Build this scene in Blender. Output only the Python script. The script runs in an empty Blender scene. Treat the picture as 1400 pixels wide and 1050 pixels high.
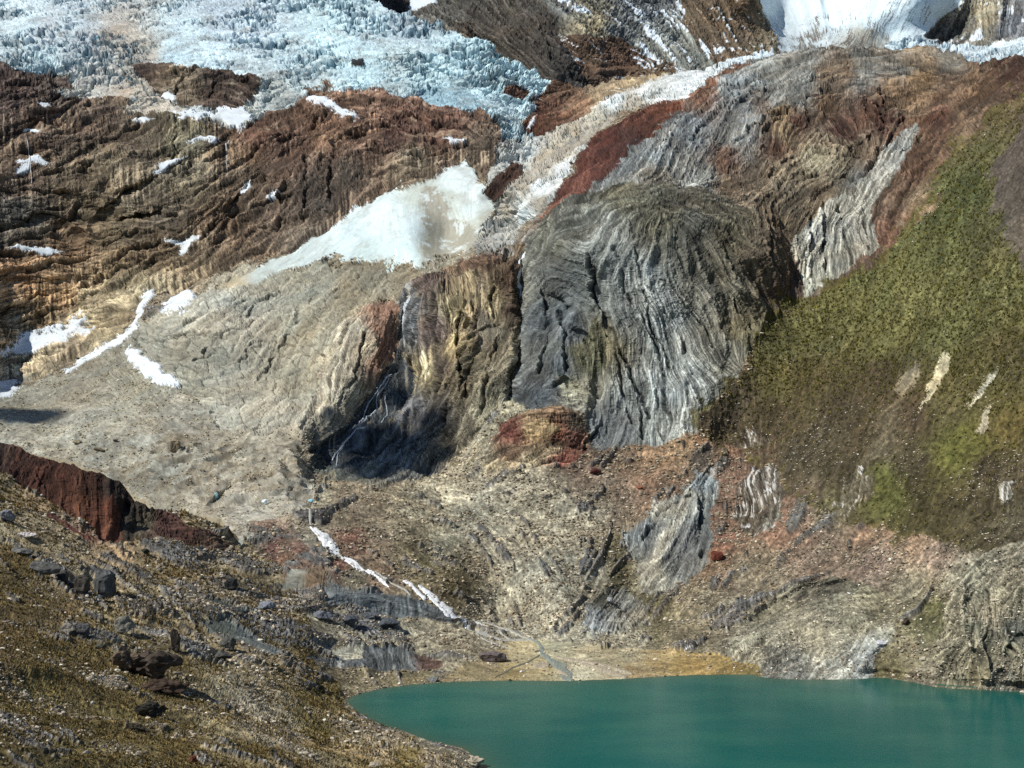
# High Andean cirque: turquoise lake, moraine, folded rock buttresses, hanging glaciers.
# Every control point below is a pair of image coordinates
# (in image pixels, F pixels = 45 degrees) plus a depth in metres estimated by eye, and becomes a point of real terrain.
import bpy, math, random
import numpy as np
from mathutils import Vector, Matrix

random.seed(7); RNG = np.random.default_rng(11)
F = 1690.0; CU = 700.0; VH = 600.0; CZ = 150.0
STEP = 1.0
f32 = np.float32

def world(u, v, Y):
    return (u - CU) / F * Y, Y, CZ + (VH - v) / F * Y

# ------------------------------------------------------------------ scene, camera, light
sc = bpy.context.scene
COL = sc.collection
cam_d = bpy.data.cameras.new("camera"); cam = bpy.data.objects.new("camera", cam_d); COL.objects.link(cam)
cam.location = (0, 0, CZ); cam.rotation_euler = (math.pi / 2, 0, 0)
cam_d.sensor_width = 36; cam_d.lens = 36 * F / 1400; cam_d.shift_y = 75 / 1400
cam_d.clip_start = 1; cam_d.clip_end = 20000
sc.camera = cam

SUN_TO = Vector((-0.62, -0.30, 0.72)).normalized()
sun_d = bpy.data.lights.new("sun", 'SUN'); sun = bpy.data.objects.new("sun", sun_d); COL.objects.link(sun)
sun_d.energy = 4.6; sun_d.angle = math.radians(0.5); sun_d.color = (1.0, 0.96, 0.89)
sun.rotation_euler = SUN_TO.to_track_quat('Z', 'Y').to_euler()
sun.location = (-600, 0, 1500)
wd = bpy.data.worlds.new("World"); sc.world = wd; wd.use_nodes = True
nt = wd.node_tree; bg = nt.nodes["Background"]; sky = nt.nodes.new("ShaderNodeTexSky")
sky.sky_type = 'NISHITA'; sky.sun_disc = False
sky.sun_elevation = math.asin(SUN_TO.z); sky.sun_rotation = math.atan2(SUN_TO.x, SUN_TO.y)
sky.altitude = 4300
nt.links.new(sky.outputs[0], bg.inputs[0]); bg.inputs[1].default_value = 0.105
vs = sc.view_settings; vs.view_transform = 'Standard'; vs.look = 'None'; vs.exposure = 0.0; vs.gamma = 1
vs.use_curve_mapping = False
sc.render.filter_size = 1.0
sc.cycles.use_denoising = False
sc.cycles.max_bounces = 4; sc.cycles.diffuse_bounces = 2; sc.cycles.glossy_bounces = 2

# ------------------------------------------------------------------ noise helpers
_perm = RNG.permutation(256).astype(np.int32); _perm = np.concatenate([_perm, _perm, _perm])
_g = RNG.normal(size=(256, 3)); _g = (_g / np.linalg.norm(_g, axis=1, keepdims=True) * 1.5).astype(f32)

def perlin(x, y, z):
    xi = np.floor(x); yi = np.floor(y); zi = np.floor(z)
    xf = (x - xi).astype(f32); yf = (y - yi).astype(f32); zf = (z - zi).astype(f32)
    xi = xi.astype(np.int32) & 255; yi = yi.astype(np.int32) & 255; zi = zi.astype(np.int32) & 255
    u = xf * xf * xf * (xf * (xf * 6 - 15) + 10); v = yf * yf * yf * (yf * (yf * 6 - 15) + 10); w = zf * zf * zf * (zf * (zf * 6 - 15) + 10)
    a = _perm[xi]; b = _perm[xi + 1]
    aa = _perm[a + yi]; ab = _perm[a + yi + 1]; ba = _perm[b + yi]; bb = _perm[b + yi + 1]
    def gr(h, dx, dy, dz):
        g = _g[_perm[h]]
        return g[..., 0] * dx + g[..., 1] * dy + g[..., 2] * dz
    x1 = xf - 1; y1 = yf - 1; z1 = zf - 1
    n00 = gr(aa + zi, xf, yf, zf); n10 = gr(ba + zi, x1, yf, zf); n00 += u * (n10 - n00)
    n01 = gr(ab + zi, xf, y1, zf); n11 = gr(bb + zi, x1, y1, zf); n01 += u * (n11 - n01)
    n00 += v * (n01 - n00)
    m00 = gr(aa + zi + 1, xf, yf, z1); m10 = gr(ba + zi + 1, x1, yf, z1); m00 += u * (m10 - m00)
    m01 = gr(ab + zi + 1, xf, y1, z1); m11 = gr(bb + zi + 1, x1, y1, z1); m01 += u * (m11 - m01)
    m00 += v * (m01 - m00)
    return n00 + w * (m00 - n00)

def fbm(P, lam, octs=4, gain=0.5, off=0.0):
    r = 0; a = 1.0; s = 1.0 / lam
    for k in range(octs):
        r = r + a * perlin(P[0] * s + off + 17.3 * k, P[1] * s + off * 1.7, P[2] * s - off)
        s *= 2.03; a *= gain
    return r

def worley(P, lam, off=0):
    """F1, F2 and a random value per cell, for flat arrays."""
    q = [p / lam + off for p in P]; c = [np.floor(t).astype(np.int32) for t in q]
    n = q[0].shape[0]
    f1 = np.full(n, 9, f32); f2 = np.full(n, 9, f32); rid = np.zeros(n, f32)
    for dx in (-1, 0, 1):
        for dy in (-1, 0, 1):
            for dz in (-1, 0, 1):
                cx, cy, cz = c[0] + dx, c[1] + dy, c[2] + dz
                h = _perm[(_perm[(_perm[cx & 255] + cy) & 255] + cz) & 255]
                h2 = _perm[h + 71]; h3 = _perm[h + 153]
                d = np.sqrt((q[0] - cx - h / 256) ** 2 + (q[1] - cy - h2 / 256) ** 2 + (q[2] - cz - h3 / 256) ** 2).astype(f32)
                nearer = d < f1
                f2 = np.where(nearer, f1, np.minimum(f2, d)); f1 = np.where(nearer, d, f1)
                rid = np.where(nearer, _perm[h + 201] / 256, rid)
    return f1, f2, rid

def sstep(a, b, x):
    t = np.clip((x - a) / (b - a), 0, 1); return t * t * (3 - 2 * t)

def gblur(a, s):
    """separable gaussian blur, edge padded"""
    if s < 0.3: return a
    r = max(1, int(3 * s + 0.5)); k = np.exp(-0.5 * (np.arange(-r, r + 1) / s) ** 2); k = (k / k.sum()).astype(f32)
    for ax in (0, 1):
        pad = [(0, 0), (0, 0)]; pad[ax] = (r, r)
        p = np.pad(a, pad, mode='edge'); o = np.zeros_like(a)
        for i, w in enumerate(k):
            o += w * (p[i:i + a.shape[0]] if ax == 0 else p[:, i:i + a.shape[1]])
        a = o
    return a

def ablur(a, sv, su):
    for ax, s in ((0, sv), (1, su)):
        if s < 0.3: continue
        r = max(1, int(2.5 * s + 0.5)); k = np.exp(-0.5 * (np.arange(-r, r + 1) / s) ** 2); k = (k / k.sum()).astype(f32)
        pad = [(0, 0), (0, 0)]; pad[ax] = (r, r)
        p = np.pad(a, pad, mode='edge'); o = np.zeros_like(a)
        for i, w in enumerate(k):
            o += w * (p[i:i + a.shape[0]] if ax == 0 else p[:, i:i + a.shape[1]])
        a = o
    return a

def norm(a):
    a = a - a.mean(); return (a / (a.std() + 1e-9)).astype(f32)

def axis(lo, hi, mlo, mhi, g=1.08, mx=9):
    core = np.arange(lo, hi + STEP, STEP)
    a = []; s = STEP; x = lo
    while x > mlo: s = min(s * g, mx); x -= s; a.append(x)
    b = []; s = STEP; x = core[-1]
    while x < mhi: s = min(s * g, mx); x += s; b.append(x)
    return np.concatenate([a[::-1], core, b])

def lin(c):
    c = np.asarray(c, float); return np.where(c <= 0.04045, c / 12.92, ((c + 0.055) / 1.055) ** 2.4)
def hexlin(h):
    return lin([int(h[i:i + 2], 16) / 255 for i in (0, 2, 4)])

def rbf(pts, log=True):
    p = np.array([(a, b) for a, b, c in pts], float); y = np.array([c for a, b, c in pts], float)
    if log: y = np.log(y)
    c2 = 30.0 ** 2
    d = np.sqrt(((p[:, None] - p[None]) ** 2).sum(-1) + c2)
    n = len(p); A = np.zeros((n + 3, n + 3)); A[:n, :n] = -d; A[:n, :n] += np.eye(n) * 1.0
    q = np.c_[np.ones(n), p / 1000]; A[:n, n:] = q; A[n:, :n] = q.T
    w = np.linalg.solve(A, np.r_[y, 0, 0, 0])
    def ev(u, v):
        sh = u.shape; uu = u.ravel(); vv = v.ravel(); o = np.empty(uu.shape)
        for i in range(0, len(uu), 20000):
            a = uu[i:i + 20000, None]; b = vv[i:i + 20000, None]
            dd = np.sqrt((a - p[:, 0]) ** 2 + (b - p[:, 1]) ** 2 + c2)
            o[i:i + 20000] = -dd @ w[:n] + w[n] + w[n + 1] * a[:, 0] / 1000 + w[n + 2] * b[:, 0] / 1000
        o = o.reshape(sh); return np.exp(o) if log else o
    return ev

def upsample(fn, us, vs_, k=6):
    """evaluate fn on a coarse grid and interpolate (bilinear + blur) to the axes us, vs_"""
    cu = us[::k] if us[::k][-1] == us[-1] else np.r_[us[::k], us[-1]]
    cv = vs_[::k] if vs_[::k][-1] == vs_[-1] else np.r_[vs_[::k], vs_[-1]]
    A, B = np.meshgrid(cu, cv); r = fn(A, B)
    one = r.ndim == 2
    if one: r = r[..., None]
    iu = np.clip(np.searchsorted(cu, us, 'right') - 1, 0, len(cu) - 2); tu = ((us - cu[iu]) / (cu[iu + 1] - cu[iu]))[None, :, None]
    iv = np.clip(np.searchsorted(cv, vs_, 'right') - 1, 0, len(cv) - 2); tv = ((vs_ - cv[iv]) / (cv[iv + 1] - cv[iv]))[:, None, None]
    r = r[iv] * (1 - tv) + r[iv + 1] * tv
    r = r[:, iu] * (1 - tu) + r[:, iu + 1] * tu
    r = np.stack([gblur(r[..., i].astype(f32), k * 0.6) for i in range(r.shape[-1])], -1)
    return r[..., 0] if one else r

def inpoly(U, V, poly):
    """inside mask for points U,V"""
    ins = np.zeros(U.shape, bool); n = len(poly); j = n - 1
    for i in range(n):
        x1, y1 = poly[i]; x2, y2 = poly[j]
        if y1 != y2:
            c = ((y1 > V) != (y2 > V)) & (U < (x2 - x1) * (V - y1) / (y2 - y1) + x1)
            ins ^= c
        j = i
    return ins

def linedist(U, V, pts):
    d = np.full(U.shape, 1e9, f32)
    for (x1, y1), (x2, y2) in zip(pts[:-1], pts[1:]):
        dx, dy = x2 - x1, y2 - y1; L = dx * dx + dy * dy + 1e-9
        t = np.clip(((U - x1) * dx + (V - y1) * dy) / L, 0, 1)
        d = np.minimum(d, np.hypot(U - x1 - t * dx, V - y1 - t * dy))
    return d

def idw(seeds, pw=3.0, soft=8.0):
    p = np.array([(s[0], s[1]) for s in seeds], float); c = np.array([s[2] for s in seeds], float)
    if c.ndim == 1: c = c[:, None]
    def ev(U, V):
        uu = U.ravel(); vv = V.ravel(); o = np.empty((len(uu), c.shape[1]))
        for i in range(0, len(uu), 40000):
            d = (uu[i:i + 40000, None] - p[:, 0]) ** 2 + (vv[i:i + 40000, None] - p[:, 1]) ** 2 + soft ** 2
            w = d ** (-pw / 2); o[i:i + 40000] = (w @ c) / w.sum(1, keepdims=True)
        return o.reshape(U.shape + (c.shape[1],))
    return ev

# ------------------------------------------------------------------ image coordinates and estimated depths
SHORE = [(690, 1210), (668, 1090), (660, 1055), (650, 1035), (631, 1022), (587, 1013), (553, 1000), (526, 993), (505, 983), (488, 972), (473, 959),
         (480, 953), (500, 946), (530, 940), (560, 936), (600, 933), (650, 931), (700, 930), (760, 931), (800, 930), (850, 928), (900, 925),
         (940, 923), (985, 922), (1030, 922), (1045, 926), (1060, 928), (1100, 929), (1140, 929), (1180, 928), (1195, 926), (1215, 927),
         (1250, 933), (1280, 939), (1300, 941), (1340, 943), (1400, 946), (1500, 955), (1720, 975)]
LAKE = SHORE + [(1720, 1210)]
LAKE_IN = LAKE
RIDGE = [(-320, 535), (-200, 560), (-80, 588), (0, 606), (40, 620), (75, 630), (100, 632), (115, 642), (135, 644), (158, 656), (172, 668), (184, 682), (205, 694),
         (240, 700), (270, 704), (300, 715), (316, 730), (330, 745)]
SKYLINE = [(-320, -120), (500, -120), (505, -60), (513, 2), (530, 12), (559, 14), (563, 20), (604, 33), (628, 45), (652, 51), (671, 51), (674, 65), (700, 79),
           (731, 96), (751, 110), (790, 118), (813, 117), (850, 108), (905, 100), (940, 95), (961, 93), (1006, 79), (1043, 70), (1064, 74), (1080, 70),
           (1110, 66), (1160, 66), (1220, 68), (1290, 70), (1310, 75), (1320, 85), (1340, 90), (1353, 82), (1375, 78), (1400, 74), (1500, 58), (1720, 30)]
P_MAIN = [(640, 875, 905), (760, 890, 865), (900, 900, 836), (1000, 905, 820), (640, 860, 936), (700, 850, 980), (750, 800, 990), (750, 720, 1100), (700, 650, 1220),
 (800, 640, 1235), (640, 660, 1235), (560, 690, 1150), (480, 690, 1130), (540, 660, 1230), (430, 660, 1240), (420, 700, 1080), (500, 720, 1060), (470, 760, 1000),
 (560, 780, 985), (620, 830, 955), (520, 840, 915), (560, 900, 826), (600, 870, 900), (870, 840, 985), (870, 865, 920), (900, 720, 1090),
 (960, 650, 1200), (1000, 600, 1270), (1100, 910, 822), (1100, 860, 868), (1100, 800, 925), (1100, 740, 990), (1100, 680, 1060), (1100, 600, 1160), (1100, 500, 1280),
 (1060, 430, 1390), (1250, 870, 790), (1250, 800, 835), (1250, 720, 890), (1250, 600, 990), (1250, 450, 1130), (1250, 350, 1270), (1290, 250, 1400),
 (1320, 200, 1480), (1400, 900, 742), (1400, 800, 770), (1400, 700, 820), (1400, 600, 880), (1400, 450, 980), (1400, 300, 1100), (1400, 150, 1290), (1400, 110, 1500),
 (1550, 500, 850), (1550, 200, 1080), (1550, 900, 690), (1550, 100, 1450), (1720, 900, 640), (1720, 500, 760), (1720, 60, 1500),
 (820, 615, 1275), (900, 610, 1270), (960, 580, 1265), (740, 560, 1300), (700, 545, 1330), (850, 450, 1345), (940, 450, 1345), (780, 400, 1400), (720, 350, 1490),
 (750, 300, 1510), (850, 258, 1500), (930, 262, 1500), (1000, 282, 1490), (1060, 320, 1462), (1030, 400, 1372), (1000, 500, 1288), (850, 235, 1610), (950, 228, 1640),
 (1050, 265, 1590), (800, 230, 1760), (850, 180, 1890), (900, 170, 1900), (950, 180, 1830), (1000, 200, 1790), (1000, 130, 2060), (1100, 240, 1680), (1100, 180, 1850),
 (1100, 120, 2100), (1080, 85, 2370), (1200, 75, 2450), (1200, 130, 2050), (1200, 200, 1770), (1150, 280, 1580), (1130, 340, 1500), (1110, 400, 1430), (1300, 85, 2250),
 (1300, 140, 1950), (1270, 220, 1610), (1220, 320, 1440), (1380, 90, 2000), (600, 640, 1290), (650, 590, 1310), (690, 540, 1340), (620, 500, 1390), (650, 450, 1420),
 (680, 400, 1450), (660, 350, 1520), (590, 375, 1560), (560, 400, 1570), (560, 460, 1520), (545, 550, 1425), (480, 600, 1385), (500, 560, 1430), (440, 640, 1300),
 (450, 560, 1390), (470, 500, 1448), (500, 440, 1520), (520, 412, 1580), (400, 500, 1540), (330, 520, 1500), (250, 560, 1450), (300, 600, 1370), (200, 620, 1320),
 (350, 600, 1340), (380, 560, 1410), (400, 640, 1230), (330, 680, 1150), (250, 690, 1150), (300, 480, 1580), (300, 420, 1670), (240, 440, 1670), (400, 400, 1690),
 (450, 370, 1745), (540, 372, 1690), (600, 362, 1680), (640, 342, 1700), (690, 320, 1720), (400, 450, 1610), (180, 460, 1720), (100, 540, 1560), (100, 600, 1400),
 (0, 560, 1500), (0, 625, 1320), (560, 320, 1765), (500, 330, 1785), (600, 260, 1865), (640, 225, 1930), (640, 300, 1795), (460, 310, 1830), (380, 365, 1790),
 (0, 520, 1700), (100, 480, 1760), (150, 450, 1780), (250, 395, 1820), (350, 352, 1850), (450, 298, 1870), (550, 252, 1910), (640, 205, 1990), (690, 188, 2040),
 (0, 90, 2250), (50, 105, 2240), (100, 140, 2190), (200, 155, 2170), (320, 180, 2120), (360, 150, 2170), (430, 122, 2200), (500, 127, 2180), (590, 147, 2160),
 (650, 152, 2150), (100, 300, 1960), (250, 280, 1960), (400, 230, 2010), (550, 200, 2020), (0, 350, 1880), (350, 112, 2250), (250, 95, 2290), (0, 40, 2550),
 (0, -60, 3000), (200, 60, 2450), (200, -60, 3000), (400, 60, 2430), (400, -60, 2950), (550, 60, 2420), (500, 0, 2700), (600, 100, 2290), (700, 110, 2320),
 (650, 60, 2430), (560, 25, 2580), (740, 115, 2390), (700, 170, 2150), (1040, 75, 2670), (960, 95, 2460), (900, 112, 2330), (840, 140, 2200), (780, 190, 2050),
 (720, 230, 1940), (680, 280, 1810), (700, 300, 1760), (800, 118, 2470), (860, 108, 2500), (750, 150, 2270), (-220, 520, 1620), (-220, 300, 1860), (-220, 90, 2250),
 (-220, -60, 3000), (-220, 590, 1350), (60, 700, 1180), (200, 760, 1120)]
P_SHARE = [(330, 752, 995), (330, 775, 950), (300, 820, 830), (400, 800, 920), (420, 820, 880), (400, 850, 830), (400, 900, 735), (300, 900, 670), (400, 950, 647),
 (400, 1000, 490), (400, 1050, 395), (300, 1000, 425), (300, 950, 540), (500, 1020, 525), (500, 1050, 448), (560, 1050, 488), (600, 1040, 535), (640, 1052, 552), (300, 1050, 350),
 (440, 930, 735), (450, 975, 640), (600, 1200, 330), (300, 1200, 235), (450, 1200, 270), (350, 760, 1000), (450, 880, 820), (300, 850, 765)]
P_NEAR = [(-200, 590, 990), (-300, 592, 980), (0, 606, 1000), (60, 626, 990), (100, 634, 985), (150, 652, 985), (180, 680, 980), (205, 695, 985), (260, 703, 1000), (310, 725, 1000),
 (-200, 655, 900), (-200, 750, 690), (0, 655, 950), (60, 690, 930), (110, 714, 925), (165, 742, 922), (210, 750, 930), (250, 762, 930), (300, 768, 950), (0, 700, 880), (0, 750, 760), (0, 800, 660), (0, 850, 560), (0, 900, 440), (0, 950, 360),
 (0, 1050, 275), (100, 800, 740), (100, 850, 620), (100, 900, 505), (100, 950, 405), (100, 1050, 300), (200, 785, 860), (200, 850, 690), (200, 900, 595), (200, 950, 462), (200, 1000, 375), (200, 1050, 315), (-200, 900, 380), (-200, 1050, 235), (-200, 1200, 175), (0, 1200, 195), (150, 1200, 215)]
P_FAR = [(500, 15, 2950), (560, 10, 3050), (580, 40, 2850), (650, 10, 3000), (650, 60, 2850), (720, 80, 2700), (780, 110, 2560), (780, 50, 2750), (720, 0, 2950), (700, -100, 3350),
 (850, 100, 2750), (850, 40, 3000), (920, 80, 2950), (800, 0, 3050), (850, -80, 3400), (940, 90, 2900), (1000, 40, 3260), (1060, 78, 3180), (920, 0, 3350), (1000, -60, 3500), (1030, 0, 3350),
 (1048, 62, 3230), (1025, 10, 3420), (1003, -40, 3560), (1066, 60, 3370), (1052, 20, 3590), (1035, -30, 3700), (1100, 0, 3640), (1085, 72, 3340), (1150, 68, 3270), (1150, 0, 3520), (1200, 30, 3350), (1260, 0, 3370), (1200, -100, 3900), (1100, -100, 4050),
 (1215, 65, 3330), (1240, 60, 3300), (1250, 90, 3050), (1300, 72, 3150), (1400, 60, 3050), (1400, 80, 2950), (1300, 52, 3450), (1350, 48, 3350), (1340, 10, 3520), (1400, 20, 3420), (1350, -80, 3900), (1720, 0, 3400), (1720, 90, 2800), (1720, -100, 3800)]

# relief lines: (points, half width, metres towards the viewer)
RELIEF = [
 ([(716, 348), (711, 400), (714, 440), (706, 500), (697, 545)], 7, -26), ([(548, 455), (522, 535), (480, 585), (440, 620)], 24, -9),
 ([(505, 425), (465, 510), (452, 560)], 20, 4), ([(432, 560), (440, 510), (455, 465)], 8, -8), ([(470, 395), (420, 470), (405, 560)], 9, -10), ([(350, 588), (400, 565), (414, 590)], 12, 16),
 ([(340, 640), (400, 630)], 10, 8), ([(0, 207), (60, 165), (120, 132)], 7, -12), ([(128, 306), (180, 262), (240, 233), (300, 198)], 6, -14), ([(120, 285), (170, 302), (230, 285)], 5, -10),
 ([(300, 335), (330, 262), (370, 225), (425, 192)], 7, -12), ([(0, 315), (60, 300), (100, 318)], 8, -14), ([(170, 300), (220, 292)], 4, -10), ([(0, 385), (50, 390), (120, 380)], 5, -8),
 ([(60, 250), (120, 262), (150, 235)], 8, 10), ([(230, 330), (255, 300), (300, 270)], 10, 12), ([(440, 200), (455, 250), (440, 290)], 10, -10), ([(480, 170), (500, 150), (540, 160)], 12, 14),
 ([(590, 165), (640, 165), (665, 185)], 9, 12), ([(1000, 182), (975, 225), (985, 250)], 8, -14), ([(1182, 130), (1190, 165), (1218, 182)], 6, -20), ([(1190, 192), (1150, 255), (1118, 272)], 8, -18),
 ([(1110, 150), (1160, 165), (1210, 170)], 22, 16), ([(1050, 165), (1090, 185), (1130, 200)], 16, 14), ([(1000, 165), (1030, 150), (1090, 128)], 5, -10), ([(1105, 150), (1110, 180)], 4, -9),
 ([(760, 527), (772, 519), (785, 531)], 4, -12), ([(785, 452), (800, 460), (808, 468)], 4, -12), ([(753, 405), (768, 412), (778, 422)], 4, -10), ([(735, 330), (730, 400), (745, 450)], 10, 9),
 ([(640, 350), (625, 380), (626, 420)], 7, 12), ([(632, 440), (660, 460), (640, 520)], 8, -10), ([(690, 350), (700, 380), (698, 420)], 6, 8), ([(560, 410), (550, 460)], 7, -10), ([(600, 390), (605, 460), (600, 520)], 10, 10),
 ([(640, 540), (625, 470), (640, 440)], 5, -9), ([(880, 290), (950, 430), (945, 590)], 30, 5), ([(820, 380), (830, 470), (812, 560)], 8, -9), ([(960, 330), (1000, 430), (1000, 500)], 10, -8),
 ([(1082, 340), (1092, 415)], 7, -10), ([(1128, 300), (1124, 350), (1135, 385)], 3, -5), ([(1150, 285), (1152, 330), (1168, 370)], 3, -5), ([(1200, 300), (1203, 350)], 6, -10),
 ([(973, 640), (962, 690), (955, 740)], 5, -8), ([(925, 690), (905, 760), (885, 805)], 22, 9), ([(880, 700), (870, 740)], 8, 5), ([(820, 830), (845, 800)], 14, 6),
 ([(292, 688), (308, 676), (316, 670)], 6, -22), ([(352, 672), (365, 660), (372, 652)], 4, -7), ([(395, 676), (402, 668)], 4, -6), ([(228, 610), (240, 603), (245, 615)], 5, 6), ([(120, 612), (140, 608)], 4, 3),
 ([(60, 660), (110, 690), (160, 733)], 9, -5), ([(150, 650), (152, 735)], 5, 4), ([(172, 690), (158, 735)], 6, -8), ([(255, 735), (305, 745)], 9, 4),
 ([(1318, 800), (1310, 840), (1325, 880)], 8, 6), ([(1392, 868), (1378, 890)], 3, -3), ([(1366, 915), (1362, 935)], 2.5, -2.5), ([(1340, 870), (1345, 935)], 7, 5), ([(1270, 840), (1290, 800), (1330, 770)], 10, -4),
 ([(1040, 842), (1100, 810), (1160, 800)], 11, -13), ([(1050, 880), (1130, 850), (1200, 860)], 30, 6), ([(1195, 885), (1175, 920)], 8, 5),
 ([(400, 790), (450, 788)], 9, 5), ([(460, 805), (550, 815), (615, 845)], 11, 8), ([(460, 829), (540, 836), (610, 855)], 7, -4), ([(270, 846), (330, 868), (385, 890)], 9, 5), ([(270, 862), (330, 884), (380, 900)], 6, -3), ([(275, 822), (325, 838)], 8, 4),
 ([(450, 895), (500, 897), (575, 900)], 9, 6), ([(417, 893), (470, 908), (505, 915)], 8, 4), ([(500, 925), (570, 920)], 7, -3),
 ([(655, 265), (690, 235), (712, 222)], 10, 8), ([(420, 125), (455, 116), (480, 128)], 8, 8), ([(235, 92), (300, 100), (350, 112)], 12, 12), ([(700, 124), (718, 126)], 7, 6),
 ([(690, 570), (740, 562), (790, 580)], 14, 6), ([(690, 600), (770, 605)], 8, -4), ([(650, 600), (690, 548)], 5, -4), ([(1228, 520), (1250, 495)], 8, 3),
 ([(640, 20), (700, 60), (760, 100)], 16, 26), ([(760, 40), (800, 90)], 12, -22), ([(830, 30), (900, 85)], 14, 20), ([(960, 10), (1010, 60), (1050, 80)], 18, 24), ([(930, 50), (960, 85)], 9, -20),
 ([(1120, 0), (1130, 50)], 6, 18), ([(1370, 0), (1360, 50)], 8, 25),
]

# material of each mapped unit: lf lm lw = bed streak contrast (fine, medium, wide), rl = bed relief, rf = craggy relief, sp = speckle, st = water streaks, gain
PARAM = {
 'valley_slope': (.18, .10, .0, .12, .065, .52, 0, 1.28), 'left_cliff': (.30, .34, .26, .62, .14, 0.10, .62, 1.9), 'glacier': (.06, .08, .05, .1, .02, .08, 0, 1.22), 'isle': (.3, .3, .25, .6, .13, 0.10, .2, 1.4),
 'islet': (.2, .25, .2, .8, .11, .2, .1, 1.3), 'bit': (.2, .2, .2, .6, .11, .2, 0, 1.0), 'knobrock': (.2, .25, .2, .8, .11, .2, .1, 1.3), 'slab': (.28, .3, .2, .6, .07, 0.07, .05, 1.3), 'icefall': (.06, .08, .05, .1, .02, .08, 0, 1.22), 'icerib': (.2, .2, .2, .4, .09, .2, 0, 1.3),
 'snow_cone': (.05, .05, .04, .05, .012, .05, 0, 1.0), 'dirty_glacier': (.14, .16, .10, .32, .045, .10, 0, 1.22), 'moraine_fan': (.10, .08, .06, .08, .045, .22, 0, 1.1),
 'tan_rib': (.25, .22, .1, .45, .13, 0.12, .12, 1.6), 'brown_buttress': (.32, .32, .22, .65, .16, 0.11, .35, 1.4), 'grey_buttress': (.36, .30, .18, .45, .13, .10, .06, 1.06),
 'dome': (.34, .30, .22, .55, .11, 0.09, .06, 1.1), 'red_band': (.26, .26, .2, .5, .11, 0.10, .05, 1.02), 'fold': (.38, .4, .14, .5, .08, 0.07, 0, .9), 'red_knob': (.35, .4, .3, .7, .11, .3, 0, 1.25),
 'grass_hill': (.16, .12, .12, .15, .05, .22, 0, 1.08), 'dark_scree': (.10, .08, .04, .06, .04, .34, 0, 1.2), 'shore_cliff': (.35, .38, .2, .7, .12, .32, .15, 1.2), 'mound': (.3, .25, .12, .4, .10, .40, 0, 1.25),
 'outcrop': (.32, .34, .2, .6, .08, .2, .05, 1.0), 'outcrop_low': (.32, .34, .2, .6, .09, .3, .05, 1.05), 'streaky': (.4, .3, .2, .6, .12, .35, .25, 1.15), 'streaky2': (.4, .3, .2, .6, .12, .35, .25, 1.15), 'streaky3': (.4, .3, .2, .6, .12, .35, .25, 1.15), 'streaky4': (.4, .3, .2, .6, .12, .35, .25, 1.15), 'gash': (.2, .2, .1, .3, .06, .25, .1, 1.4), 'gash2': (.2, .2, .1, .3, .06, .25, .1, 1.4),
 'gash3': (.4, .4, .1, .5, .09, .3, .2, 1.3), 'gash4': (.4, .4, .1, .5, .09, .3, .2, 1.3), 'gash5': (.2, .2, .1, .3, .06, .4, .1, 1.15),
 'ledge': (.2, .2, .1, .3, .07, .15, .38, 1.25), 'ledge_low': (.2, .3, .2, .3, .08, .15, .55, 1.2), 'ledge_pale': (.2, .2, .2, .3, .08, .2, .2, 1.3), 'slabdark': (.2, .2, .1, .3, .05, .2, .2, 1.25), 'slabdark2': (.2, .2, .1, .3, .05, .2, .2, 1.25),
 'red_face': (.3, .3, .2, .45, .08, .25, .2, .85), 'red_strip': (.3, .3, .1, .4, .08, .3, .1, 1.4), 'dark_red': (.3, .3, .2, .6, .12, .3, .2, 1.1), 'near_hill': (.20, .12, .08, .15, .070, .40, 0, 1.8), 'delta': (.12, .2, .15, .08, .012, .2, 0, 1.4),
 'snow': (.02, .02, .02, .03, .012, .02, 0, 1.0),
 'peak_dark': (.25, .3, .25, .8, .10, .2, .1, 1.25), 'peak_grey': (.25, .3, .25, .8, .08, .2, .05, 1.3), 'peak_brown': (.25, .25, .2, .7, .10, .2, 0, 1.3), 'peak_snow': (.05, .05, .05, .12, .04, .03, 0, 1.1),
 'peak_right': (.25, .35, .25, .8, .10, .2, .2, 1.3), 'ice_far': (.05, .05, .05, .2, .03, .05, 0, 1.0), 'snow_far': (.02, .02, .02, .1, .02, .02, 0, 1.0),
}
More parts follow.
